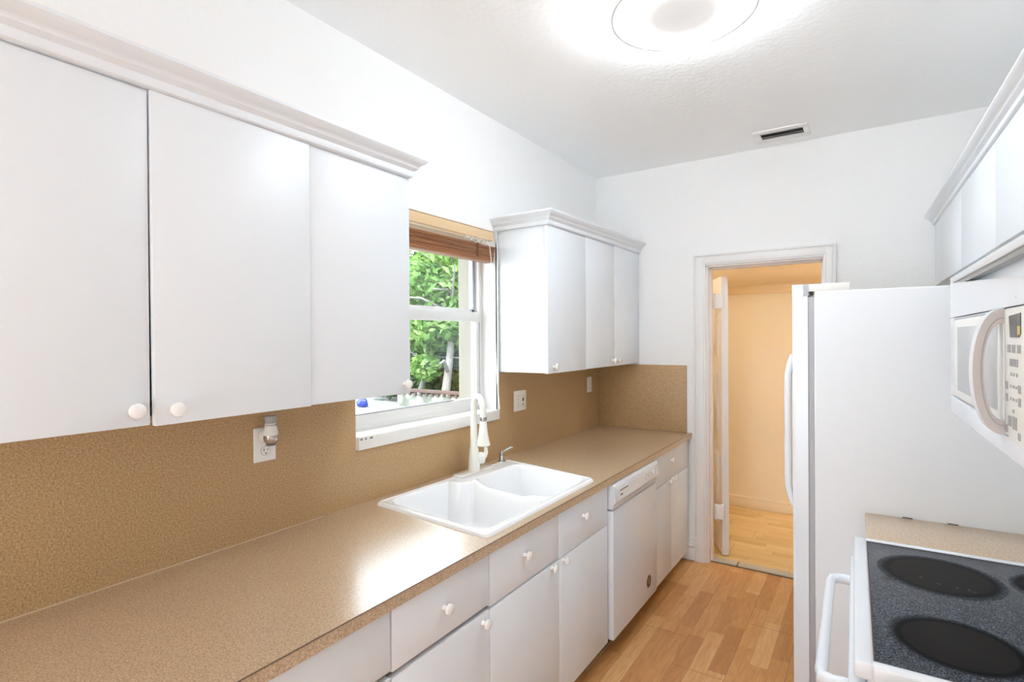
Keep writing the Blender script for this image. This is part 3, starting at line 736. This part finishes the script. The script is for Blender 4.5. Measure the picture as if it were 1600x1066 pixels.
o3 = plate('light_switch', 'narrow white switch plate under the corner wall cabinet', 3.590, 3.664, 1.160, 1.272, 'switch')
bm = BM(); box(bm, .0062, .0085, 3.616, 3.638, 1.182, 1.250, .001); t = obj('toggle', bm, M_plate, o3)
for z in (1.214, 1.190): obj('toggle_gap', box(BM(), .0084, .0088, 3.620, 3.634, z, z + .003), M_greyp, t)
# plug-in air freshener
af = thing('air_freshener', 'small plug-in air freshener with grey cap and clear bottle', 'air freshener', (.045, 1.062, 1.206))
AB = Vector((.046, 1.060, 0))
obj('plug_body', lathe(BM(), [(0, 0), (.020, 0), (.024, .008), (.022, .022), (.014, .032), (0, .033)], (.0105, 1.064, 1.236), (1, 0, 0), 28, (1.25, 1)), M_appw, af)
obj('housing', lathe(BM(), [(0, 1.240), (.0235, 1.240), (.0240, 1.248), (.0215, 1.262), (.0180, 1.272), (.0170, 1.280), (0, 1.280)], AB, (0, 0, 1), 32), M_appw, af)
obj('bottle', lathe(BM(), [(0, 1.212), (.015, 1.2125), (.021, 1.218), (.0235, 1.228), (.0235, 1.240), (0, 1.2405)], AB, (0, 0, 1), 32), M_clear, af, 'smoky clear scent bottle')
obj('bottle_foot', lathe(BM(), [(0, 1.205), (.013, 1.2055), (.0165, 1.209), (.016, 1.213), (0, 1.2135)], AB, (0, 0, 1), 28), plain('olive_grey_foot', (.12, .12, .10), .3), af)
obj('cap', lathe(BM(), [(0, 1.280), (.0165, 1.280), (.0178, 1.290), (.0205, 1.3025), (.0195, 1.305), (0, 1.3055)], AB, (0, 0, 1), 32), M_greyp, af, 'grey cap')
bm = BM()
for k in range(9):
    a = -1.3 + k * .3
    c = AB + Vector((math.cos(a) * .0176, math.sin(a) * .0176, 1.2745)); t = BM(); box(t, c.x - .0008, c.x + .0008, c.y - .0008, c.y + .0008, c.z - .0025, c.z + .0025); merge(bm, t)
obj('vent_slits', bm, M_slot, af)

# ------------------------------------------------------------------ ceiling lamp and air vent
LC = Vector((1.172, 1.965, H))
cl = thing('ceiling_light', 'round white flush ceiling light, glowing at the top of the picture', 'ceiling light', LC)
def glowmat(r0, r1, lo, hi, col):
    """lamp cover: brighter over the ring of diodes than at its centre"""
    m, nt, b = newmat('lamp_cover'); L = nt.links.new
    tc = N(nt, 'ShaderNodeTexCoord'); sp = N(nt, 'ShaderNodeSeparateXYZ'); L(tc.outputs['Object'], sp.inputs[0])
    cb = N(nt, 'ShaderNodeCombineXYZ'); L(sp.outputs[0], cb.inputs[0]); L(sp.outputs[1], cb.inputs[1])
    ln = N(nt, 'ShaderNodeVectorMath', operation='LENGTH'); L(cb.outputs[0], ln.inputs[0])
    dv = N(nt, 'ShaderNodeMath', operation='DIVIDE'); L(ln.outputs['Value'], dv.inputs[0]); dv.inputs[1].default_value = .2475
    r = ramp(nt, [(p, (v, v, v)) for p, v in ((0, 0), (.40, .0015), (.54, .006), (.64, .03), (.72, .45), (.78, 1), (.86, .9), (.92, .06), (.97, .012), (1, .008))]); L(dv.outputs[0], r.inputs['Fac'])
    m2 = N(nt, 'ShaderNodeMapRange'); L(r.outputs['Color'], m2.inputs['Value']); m2.inputs['To Min'].default_value = lo; m2.inputs['To Max'].default_value = hi
    b.inputs['Base Color'].default_value = (.4, .4, .41, 1); rc = ramp(nt, [(0, (1, .985, .97)), (.04, col)]); L(r.outputs['Color'], rc.inputs['Fac']); L(rc.outputs['Color'], b.inputs['Emission Color']); L(m2.outputs['Result'], b.inputs['Emission Strength'])
    return m
LCOL = (.83, .925, 1)
obj('light_base', lathe(BM(), [(0, -.0005), (.20, -.0005), (.20, -.05), (0, -.05)], LC, (0, 0, 1), 64), M_rim, cl)
obj('side_diffuser', lathe(BM(), [(.205, -.002), (.236, -.010), (.247, -.028), (.249, -.050)], LC, (0, 0, 1), 96), plain('side_glow', (.9, .9, .9), .4, emit=LCOL, estr=LAMP_SIDE), cl)
obj('rim', lathe(BM(), [(.2470, -.0495), (.2470, -.0600), (.2550, -.0600), (.2550, -.0495)], LC, (0, 0, 1), 96), M_rim, cl, 'thin grey rim')
obj('cover', lathe(BM(), [(.2475, -.053), (.21, -.0575), (.16, -.061), (.10, -.0635), (.05, -.065), (0, -.0655)], LC, (0, 0, 1), 96), glowmat(.085, .235, .34, LAMP, LCOL), cl)

av = thing('air_vent', 'white ceiling air vent with dark slots near the doorway wall', 'vent', (1.29, 3.60, H))
VX0, VX1, VY0, VY1 = 1.145, 1.438, 3.495, 3.705
bm = BM()
for a in ((VX0, VX1, VY0, VY0 + .048), (VX0, VX1, VY1 - .050, VY1), (VX0, VX0 + .036, VY0 + .048, VY1 - .050), (VX1 - .030, VX1, VY0 + .048, VY1 - .050)):
    box(bm, *a, H - .010, H - .0005, .003)
obj('frame', bm, M_trim, av)
bm = BM(); box(bm, VX0 + .036, VX1 - .030, VY0 + .048, VY1 - .050, H - .0012, H - .0004); obj('duct', bm, M_dark, av, 'dark duct opening')
for k in range(2):
    y = VY0 + .052 + k * .056
    bm = BM(); prism(bm, [(y, H - .0095), (y + .004, H - .0095), (y + .022, H - .0016), (y + .018, H - .0016)], 0, VX0 + .037, VX1 - .031); obj('louvre', bm, M_trim, av)

# ------------------------------------------------------------------ right-hand run (stands slightly askew)
def rbox(x0, x1, y0, y1, z0, z1, r=.002, seg=2): return box(BM(), x0, x1, y0, y1, z0, z1, r, seg)
# refrigerator
fr = thing('refrigerator', 'tall white refrigerator seen from its side, standing by the doorway', 'refrigerator', (1.9, 2.84, 0), rb=True)
RY0, RY1 = 2.455, 3.215
M_fridge = plain('textured_white_fridge', (.74, .755, .775), .6, spec=.3, bump=(260, .15, .001))
obj('cabinet_body', rbox(1.519, 2.29, RY0, RY1, .03, 1.738, .006, 3), M_fridge, fr)
obj('door_gasket', rbox(1.4975, 1.5195, RY0 + .006, RY1 - .006, .10, 1.716, .003), M_gray, fr, 'grey door gasket')
bm = BM(); prism(bm, [(RY0 + .004, 1.497), (RY0 + .004, 1.452), (RY0 + .012, 1.441), (RY0 + .08, 1.436), ((RY0 + RY1) / 2, 1.428), (RY1 - .08, 1.436), (RY1 - .012, 1.441), (RY1 - .004, 1.452), (RY1 - .004, 1.497)], 2, .09, 1.722)
for v in bm.verts: v.co = Vector((v.co.y, v.co.x, v.co.z))
fd = obj('door', bm, M_app, fr)
bm = BM(); prism(bm, [(RY0 + .003, 1.500), (RY0 + .003, 1.450), (RY0 + .012, 1.440), (RY0 + .08, 1.435), ((RY0 + RY1) / 2, 1.427), (RY1 - .08, 1.435), (RY1 - .012, 1.440), (RY1 - .003, 1.450), (RY1 - .003, 1.478), (RY0 + .003, 1.478)], 2, 1.722, 1.768)
for v in bm.verts: v.co = Vector((v.co.y, v.co.x, v.co.z))
obj('door_cap', bm, M_app, fd)
bm = BM()
tube(bm, [(1.442, RY0 + .05, .868), (1.430, RY0 + .05, .90), (1.421, RY0 + .05, .945), (1.420, RY0 + .05, 1.0), (1.420, RY0 + .05, 1.35), (1.421, RY0 + .05, 1.40), (1.430, RY0 + .05, 1.45), (1.442, RY0 + .05, 1.485)], [.012, .013, .0135, .0135, .0135, .0135, .013, .012], 16)
obj('door_handle', bm, M_app, fd)
bm = BM(); box(bm, 1.484, 1.640, RY0 + .004, RY0 + .20, 1.738, 1.768, .003)
hc = obj('hinge_cover', bm, M_appw, fr)
bm = BM(); box(bm, 1.484, 1.506, RY0 + .006, RY0 + .06, 1.7225, 1.739, .001); obj('hinge_bracket', bm, plain('bronze_hinge', (.50, .44, .36), .5), hc, 'tan hinge bracket')
bm = BM(); box(bm, 1.490, 1.512, RY0 + .003, RY0 + .03, 1.7335, 1.7385); box(bm, 1.502, 1.514, RY0 + .003, RY0 + .03, 1.7235, 1.7365); obj('hinge_pin', bm, M_dark, hc, 'dark hinge pin')
obj('base_grille', rbox(1.475, 1.519, RY0 + .01, RY1 - .01, .02, .085), M_gray, fr)

# range
rg = thing('kitchen_range', 'white electric range with a speckled dark glass cooktop', 'range', (2.0, 1.66, 0), rb=True)
GY0, GY1 = 1.266, 2.053
obj('oven_body', rbox(1.672, 2.33, GY0 + .012, GY1 - .012, .02, .885, .004), M_app, rg)
obj('oven_door', rbox(1.640, 1.671, GY0 + .014, GY1 - .014, .20, .862, .008, 3), M_app, rg)
obj('storage_drawer', rbox(1.642, 1.671, GY0 + .014, GY1 - .014, .035, .192, .006), M_app, rg)
bm = BM()
def ringframe(bm, o, i, z0, z1, r=.004):
    box(bm, o[0], i[0], o[2], o[3], z0, z1, r, 3); box(bm, i[1], o[1], o[2], o[3], z0, z1, r, 3)
    box(bm, i[0] - .006, i[1] + .006, o[2], i[2], z0, z1, r, 3); box(bm, i[0] - .006, i[1] + .006, i[3], o[3], z0, z1, r, 3)
ringframe(bm, (1.650, 2.33, GY0, GY1), (1.684, 2.27, GY0 + .022, GY1 - .022), .886, .921, .007)
obj('cooktop_rim', bm, M_app, rg)
ck = obj('cooktop_glass', rbox(1.683, 2.272, GY0 + .021, GY1 - .021, .900, .9165, .001), M_cooktop, rg, 'dark blue-grey speckled glass')
obj('glass_seam', ringframe_b := (lambda b: (box(b, 1.6825, 1.6855, GY0 + .0215, GY1 - .0215, .9150, .9172), box(b, 1.684, 2.272, GY1 - .0235, GY1 - .0212, .9150, .9172), box(b, 1.684, 2.272, GY0 + .0212, GY0 + .0235, .9150, .9172), b)[-1])(BM()), plain('red_brown_sealant', (.10, .035, .035), .6), ck)
def burner(x, y, r):
    bm = BM(); n = 64; uvl = bm.loops.layers.uv.new('UVMap')
    c = bm.verts.new((x, y, .9171)); ring = [bm.verts.new((x + r * math.cos(2 * PI * i / n), y + r * math.sin(2 * PI * i / n), .9171)) for i in range(n)]
    for i in range(n):
        f = bm.faces.new((c, ring[i], ring[(i + 1) % n]))
        for l in f.loops: l[uvl].uv = ((l.vert.co.x - x) / r, (l.vert.co.y - y) / r)
    # a hair of thickness under the disc
    low = [bm.verts.new((v.co.x, v.co.y, .9164)) for v in ring]
    for i in range(n): bm.faces.new((ring[i], low[i], low[(i + 1) % n], ring[(i + 1) % n]))
    return obj('burner', bm, M_burner, rg, recalc=False)
b1 = burner(1.842, 1.838, .138); burner(1.832, 1.448, .122); burner(2.098, 1.880, .108); burner(2.105, 1.475, .155)
bm = BM()
for (x, y, w, l) in ((1.80, 1.80, .012, .006), (1.835, 1.776, .008, .010), (1.872, 1.77, .010, .007), (1.895, 1.772, .014, .006), (1.905, 1.765, .006, .008)):
    obj('burnt_spot', lathe(BM(), [(0, 0), (w / 2, 0), (0, .0003)], (x, y, .9172), (0, 0, 1), 9, (1, l / w)), M_slot, b1)
obj('indicator_mark', rbox(1.715, 1.738, 1.735, 1.750, .9166, .9171, 0), M_slot, ck)
hdl = obj('oven_handle', tube(BM(), [(1.641, 1.955, .812), (1.612, 1.956, .812), (1.592, 1.945, .810), (1.588, 1.92, .808), (1.588, 1.66, .808), (1.588, 1.40, .808), (1.592, 1.375, .810), (1.612, 1.364, .812), (1.641, 1.365, .812)], [.015, .0145, .0140, .0135, .013, .0135, .0140, .0145, .015], 18), M_app, rg)
obj('back_guard', rbox(2.272, 2.335, GY0 + .004, GY1 - .004, .9215, 1.09, .012, 3), M_app, rg)

# counters either side of the range
sc = thing('base_cabinet', 'narrow white filler cabinet between the range and the refrigerator', 'cabinet', (2.0, 2.25, 0), rb=True)
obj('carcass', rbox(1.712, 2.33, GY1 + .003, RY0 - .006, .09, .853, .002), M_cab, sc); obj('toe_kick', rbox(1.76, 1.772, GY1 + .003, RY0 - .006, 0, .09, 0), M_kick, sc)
o = obj('countertop', rbox(1.685, 2.355, GY1 + .003, RY0 - .003, .856, .890, .001), M_counter, base=(2.0, 2.25, .856)); o.location = RB((2.0, 2.25, .856)); o.rotation_euler = (0, 0, TH)
tag(o, 'short tan countertop strip between the range and the refrigerator', 'countertop')
M_grime = plain('dark_grime', (.12, .11, .09), .8)
for x0, w in ((1.80, .03), (1.93, .030)): obj('grime', box(BM(), x0, x0 + w, RY0 - .0068, RY0 - .0035, .8895, .8935, .0006), M_grime, o, 'dark grime where the strip meets the refrigerator')
sc = thing('base_cabinet', 'white base cabinet on the near side of the range', 'cabinet', (2.0, .9, 0), rb=True)
obj('carcass', rbox(1.712, 2.33, .40, GY0 - .004, .09, .853, .002), M_cab, sc); obj('toe_kick', rbox(1.76, 1.772, .40, GY0 - .004, 0, .09, 0), M_kick, sc)
d = obj('door', rbox(1.690, 1.711, .403, GY0 - .007, .10, .66), M_cab, sc); knob(d, (1.690, .45, .63), (-1, 0, 0)); d = obj('drawer', rbox(1.690, 1.711, .403, GY0 - .007, .668, .848), M_cab, sc); knob(d, (1.690, .83, .76), (-1, 0, 0))
o = obj('countertop', rbox(1.690, 2.355, .40, GY0 - .004, .856, .890, .001), M_counter, base=(2.0, .9, .856)); o.location = RB((2.0, .9, .856)); o.rotation_euler = (0, 0, TH)
tag(o, 'tan countertop on the near side of the range, at the bottom right corner', 'countertop')

# over-the-range microwave, vent grille missing at its top
mw = thing('microwave', 'white over-the-range microwave with an arched handle, above the cooktop', 'microwave', (2.1, 1.6, 1.336), rb=True)
MY0, MY1, MX = 1.165, 2.014, 1.888
obj('case', rbox(MX + .022, 2.35, MY0 + .004, MY1 - .001, 1.338, 1.700, .003), M_app, mw)
obj('case_top', rbox(MX + .10, 2.35, MY0 + .004, MY1 - .001, 1.700, 1.726, .002), M_app, mw)
bm = BM(); box(bm, MX, MX + .021, MY0, MY1, 1.336, 1.388, .005, 3); obj('bottom_trim', bm, M_app, mw)
bm = BM(); prism(bm, [(MY0, 1.611), (MY1, 1.611), (MY1, 1.712), (MY0, 1.654)], 0, MX, MX + .021); vp = obj('vent_surround', bm, M_app, mw)
obj('screw', lathe(BM(), [(0, 0), (.003, 0), (0, .001)], (MX, 1.262, 1.626), (-1, 0, 0), 12), M_gray, vp)
bm = BM(); box(bm, MX, MX + .014, MY0, MY1, 1.709, 1.727, .002); obj('top_lip', bm, M_app, mw)
bm = BM(); box(bm, MX + .004, MX + .034, MY0, MY1 - .10, 1.698, 1.7085, .001); obj('vent_rail', bm, M_alu, mw, 'grey metal rail under the top lip')
bm = BM(); box(bm, MX + .004, MX + .034, MY1 - .099, MY1 - .001, 1.699, 1.7085, .001); obj('vent_rail_end', bm, plain('light_grey_end', (.62, .62, .62), .4), mw)
bm = BM(); box(bm, MX + .034, MX + .10, MY0, MY1 - .001, 1.702, 1.712, 0); obj('vent_tray', bm, M_appw, mw)
dr = obj('door', rbox(MX, MX + .021, 1.340, MY1 - .004, 1.389, 1.609, .004, 3), M_app, mw)
bm = BM()
o_, i_ = (1.345, 1.932, 1.392, 1.606), (1.349, 1.928, 1.3935, 1.603)
box(bm, MX - .0008, MX + .001, o_[0], o_[1], i_[3], o_[3]); box(bm, MX - .0008, MX + .001, o_[0], o_[1], o_[2], i_[2]); box(bm, MX - .0008, MX + .001, i_[1], o_[1], o_[2], o_[3])
obj('door_seam', bm, M_greyp, dr)
obj('window_frame', rbox(MX - .0015, MX + .001, 1.349, 1.926, 1.395, 1.602, .0006), M_appw, dr)
obj('window_glass', rbox(MX - .0026, MX, 1.395, 1.866, 1.414, 1.582, .0005), M_mwglass, dr, 'grey mesh window')
# arched handle: crescent in the X-Z plane
outer, inner = [], []
n = 26; zc, hh, ih = 1.492, .118, .090
for k in range(n + 1):
    a = -PI / 2 + PI * k / n
    outer.append((MX - .046 * max(0, math.cos(a)) ** .85, zc + hh * math.sin(a)))
    inner.append((MX - .030 * max(0, math.cos(a)) ** .8, zc + ih * math.sin(a)))
def crescent(y0, y1, off=0):
    bm = BM()
    def P(p, y): return bm.verts.new((p[0], y, p[1]))
    A = [P(p, y0) for p in outer]; B = [P(p, y1) for p in outer]; Ci = [P(p, y0) for p in inner]; Di = [P(p, y1) for p in inner]
    for k in range(n):
        bm.faces.new((A[k], A[k + 1], B[k + 1], B[k])); bm.faces.new((Ci[k], Di[k], Di[k + 1], Ci[k + 1]))
        bm.faces.new((A[k], Ci[k], Ci[k + 1], A[k + 1])); bm.faces.new((B[k], B[k + 1], Di[k + 1], Di[k]))
    bm.faces.new((A[0], B[0], Di[0], Ci[0])); bm.faces.new((A[n], Ci[n], Di[n], B[n]))
    return bm
dh = obj('door_handle', crescent(1.3465, 1.384), M_app, dr)
obj('handle_side', crescent(1.344, 1.3464), plain('taupe_side_shade', (.50, .47, .455), .4), dh, 'side face with its shade put in as taupe')  # thin slice of the handle; the side's shade is put into its colour
bm = BM(); tube(bm, [(MX - .0335 * max(0, math.cos(-PI / 2 + PI * k / n)) ** .8, 1.3437, zc + .1 * math.sin(-PI / 2 + PI * k / n)) for k in range(n + 1)], .0011, 6); obj('handle_groove', bm, M_greyp, dh)
pn = obj('control_panel', rbox(MX - .001, MX + .021, MY0, 1.336, 1.372, 1.609, .003), M_panel, mw, 'cream control panel')
def key(y0, y1, z0, z1, nme, m): return obj(nme, rbox(MX - .0022, MX - .0009, y0, y1, z0, z1, 0), m, pn)
bm = BM(); prism(bm, [(1.300, 1.594), (1.222, 1.597), (1.222, 1.562), (1.232, 1.556), (1.292, 1.556)], 0, MX - .0025, MX - .001); ds = obj('display', bm, M_disp, pn)
obj('display_glow', rbox(MX - .003, MX - .0024, 1.222, 1.238, 1.560, 1.575, 0), M_yel, ds)
for y in (1.304, 1.272, 1.236): key(y - .012, y + .008, 1.529, 1.543, 'button', M_greytext)
for y in (1.290, 1.270, 1.250): key(y - .008, y + .007, 1.505, 1.518, 'button', M_greytext)
for y in (1.288, 1.268, 1.248): key(y - .003, y + .003, 1.488, 1.494, 'button_mark', M_greytext)
for z in (1.462, 1.440):
    key(1.314, 1.326, z, z + .014, 'button', M_greytext); key(1.224, 1.238, z - .001, z + .013, 'button', M_greytext)
    for y in (1.290, 1.270, 1.252): key(y - .003, y + .003, z + .005, z + .010, 'button_mark', M_greytext)
key(1.268, 1.276, 1.424, 1.430, 'button_mark', M_greytext)
key(1.288, 1.308, 1.398, 1.416, 'button', M_greytext); key(1.250, 1.278, 1.396, 1.418, 'button', M_greytext)
key(1.314, 1.326, 1.384, 1.398, 'button', M_greytext); key(1.226, 1.240, 1.382, 1.394, 'button', M_greytext)
key(1.312, 1.328, 1.376, 1.379, 'button_mark', M_greytext)

# right upper cabinets
RXF, RXD = 2.051, 2.030
def right_upper(label, y0, y1, doors, z0, z1=2.178):
    r = thing('upper_cabinet', label, 'cabinet', (2.2, (y0 + y1) / 2, z0), 'white wall cabinets above the range and refrigerator', rb=True)
    bm = BM(); box(bm, RXF, 2.355, y0 + .0005, y1 - .0005, z0, z1 - .008, .001); obj('carcass', bm, M_cab, r)
    for (a, b) in doors: obj('door', rbox(RXD, RXF - .001, a + .001, b - .001, z0 + .002, z1 - .006, .0015), M_cab, r)
    return r
right_upper('white wall cabinet over the refrigerator', 2.272, 3.56, [(2.272, 2.915), (2.915, 3.56)], 1.835)
right_upper('white wall cabinet above the microwave', 1.15, 2.272, [(1.15, 1.70), (1.70, 2.272)], 1.835)
r = thing('filler_panel', 'narrow white filler strip between the right wall cabinets and the doorway wall', 'panel', (2.2, 3.69, 1.835), rb=True)
obj('panel_face', rbox(RXD + .001, RXF, 3.5615, 3.800, 1.835, 2.171, .001), M_cab, r)
bm = sweep(BM(), [((RXD, .6, 2.176), (-1, 0)), ((RXD, 3.806, 2.176), (-1, 0))], [(a * .86, h * .75) for a, h in CROWN])
b_ = Vector((RXD, 2.4, 2.176)); o = obj('crown_molding', bm, M_cab, base=b_); o.location = RB(b_); o.rotation_euler = (0, 0, TH)
tag(o, 'stepped white crown molding above the right-hand wall cabinets', 'molding')

# ------------------------------------------------------------------ outside the window
bm = BM(); box(bm, -26, -.30, -8, 26, -.05, .04); struct('ground_yard', bm, M_gravel, label='pale gravel yard outside the window')
fe = thing('garden_wall', 'low pale stone garden wall with a brown rail outside the window', 'wall', (-4.7, 8.0, .04))
bm = BM(); box(bm, -6.35, -3.0, 7.9, 8.1, .04, .44); obj('stone_base', bm, M_stone, fe)
bm = BM(); box(bm, -6.35, -3.0, 7.86, 7.93, .50, .565, .006)
for k in range(22): box(bm, -6.32 + k * .15, -6.27 + k * .15, 7.88, 7.92, .43, .51)
obj('rail', bm, M_fence, fe, 'brown rail')
bm = BM()
t = bmesh.new(); bmesh.ops.create_icosphere(t, subdivisions=3, radius=.125)
for v in t.verts: v.co = Vector((v.co.x * 1.2, v.co.y * .8, v.co.z * .8)) * (1 + .22 * math.sin(9 * v.co.x * 6 + 3) * math.cos(40 * v.co.y + 20 * v.co.z))
for v in t.verts: v.co += Vector((-7.75, 8.2, .135))
merge(bm, t)
tag(obj('blue_bag', bm, M_blue, base=(-7.75, 8.2, .04)), 'crumpled blue object on the pale ground at the window corner', 'bag')

def leaf_cloud(bm, blobs, n, size, rng):
    for k in range(n):
        c, r = rng.choice(blobs)
        while True:
            p = Vector((rng.uniform(-1, 1), rng.uniform(-1, 1), rng.uniform(-1, 1)))
            if .25 < p.length < 1: break
        p = Vector(c) + Vector((p.x * r[0], p.y * r[1], p.z * r[2]))
        u = Vector((rng.gauss(0, 1), rng.gauss(0, 1), rng.gauss(0, .6))).normalized(); w = u.cross(Vector((rng.gauss(0, 1), rng.gauss(0, 1), rng.gauss(0, 1)))).normalized()
        s = size * rng.uniform(.6, 1.3); nrm = u.cross(w)
        a = bm.verts.new(p - u * s); b = bm.verts.new(p + w * s * .45 + nrm * s * .12); c2 = bm.verts.new(p + u * s); d = bm.verts.new(p - w * s * .45 + nrm * s * .12)
        bm.faces.new((a, b, c2, d))
def tree(label, x, y, h, blobs, leaves, mat, size, bark, seed, tr=.16, lean=(0, 0)):
    rng = random.Random(seed)
    t = thing('tree', label, 'tree', (x, y, .04), 'trees and shrubs outside the window')
    bm = BM(); pts = []; rr = []
    for k in range(9):
        f = k / 8; pts.append((x + lean[0] * f + .10 * math.sin(3 * f + seed), y + lean[1] * f + .10 * math.cos(4 * f + seed), .0 + h * .8 * f)); rr.append(tr * (1 - .72 * f))
    tube(bm, pts, rr, 10)
    for k in range(7):
        i = rng.randint(2, 7); p = Vector(pts[i]); a = rng.uniform(0, 2 * PI); L = rng.uniform(.8, 1.7)
        q = p + Vector((math.cos(a) * L, math.sin(a) * L, rng.uniform(.2, 1.0))); mid = (p + q) / 2 + Vector((0, 0, .15))
        tube(bm, [p, mid, q], [rr[i] * .55, rr[i] * .4, rr[i] * .15], 7)
    obj('trunk', bm, bark, t)
    bm = BM(); leaf_cloud(bm, blobs, leaves, size, rng); obj('foliage', bm, mat, t, recalc=False)
tree('leafy tree with bright green crown filling the upper window pane', -5.6, 9.3, 4.6,
     [((-5.6, 9.3, 3.0), (1.5, 1.3, 1.1)), ((-6.9, 9.5, 2.5), (1.2, 1.1, 1.0)), ((-4.4, 9.2, 2.8), (1.2, 1.1, 1.1)), ((-5.2, 9.1, 1.9), (1.2, .9, .5)), ((-6.3, 9.0, 1.75), (.9, .8, .5))], 9000, M_leaf, .11, M_bark, 3, .17, (.5, .1))
tree('darker shrubby tree behind the low garden wall, lower pane', -6.9, 10.6, 3.2,
     [((-6.9, 10.6, 1.4), (1.3, 1.0, 1.0)), ((-8.2, 10.7, 1.7), (1.1, 1.0, 1.2)), ((-5.4, 11.0, 1.6), (1.3, .8, .7)), ((-7.4, 10.2, .9), (.7, .6, .5)), ((-5.0, 9.4, .75), (1.3, .5, .65)), ((-6.8, 9.4, .75), (1.3, .5, .65)), ((-8.2, 9.5, .7), (1.0, .5, .6))], 6500, M_leafd, .13, M_bark2, 5, .10, (-.3, 0))
tree('dense background tree farthest from the window', -7.2, 13.2, 5.4,
     [((-7.2, 13.2, 2.8), (3.0, 1.4, 2.0)), ((-10, 13.0, 2.6), (2.0, 1.4, 2.2)), ((-4.4, 13.6, 2.9), (2.0, 1.4, 2.0))], 8000, M_leafd, .19, M_bark, 8, .2)
tree('grey forked trunk just behind the garden wall, right side of the lower pane', -5.75, 8.75, 4.2,
     [((-5.8, 8.8, 2.9), (1.0, .7, .8)), ((-6.2, 8.6, .95), (.35, .3, .3))], 1500, M_leaf, .09, M_bark, 11, .105, (.15, 0))
tree('thin leaning pale trunk behind the garden wall, left side of the lower pane', -6.6, 8.8, 3.6,
     [((-6.5, 8.8, 2.7), (.8, .6, .6))], 700, M_leaf, .09, M_bark, 23, .06, (.9, 0))
bm = BM(); tube(bm, [(-12, 9.6, 1.30), (-6, 9.0, 1.16), (-2, 8.7, 1.12)], .012, 6)
tag(obj('utility_wire', bm, M_greyp, base=(-6, 9, 1.16)), 'thin grey wire strung across the trees outside', 'wire')
hs = thing('neighbor_house', 'white house glimpsed between the tree trunks outside', 'house', (-9.5, 17.5, .04))
bm = BM(); box(bm, -16, -4, 17, 20, .04, 2.6); obj('house_wall', bm, M_house, hs)
bm = BM(); prism(bm, [(16.5, 2.6), (18.5, 3.7), (20.5, 2.6)], 0, -16.4, -3.6); obj('roof', bm, plain('grey_shingle', (.35, .33, .31), .9), hs)
bm = BM()
for x in (-13.5, -10, -6.5): box(bm, x, x + 1.0, 16.98, 17.05, 1.0, 2.0)
obj('window', bm, M_disp, hs)
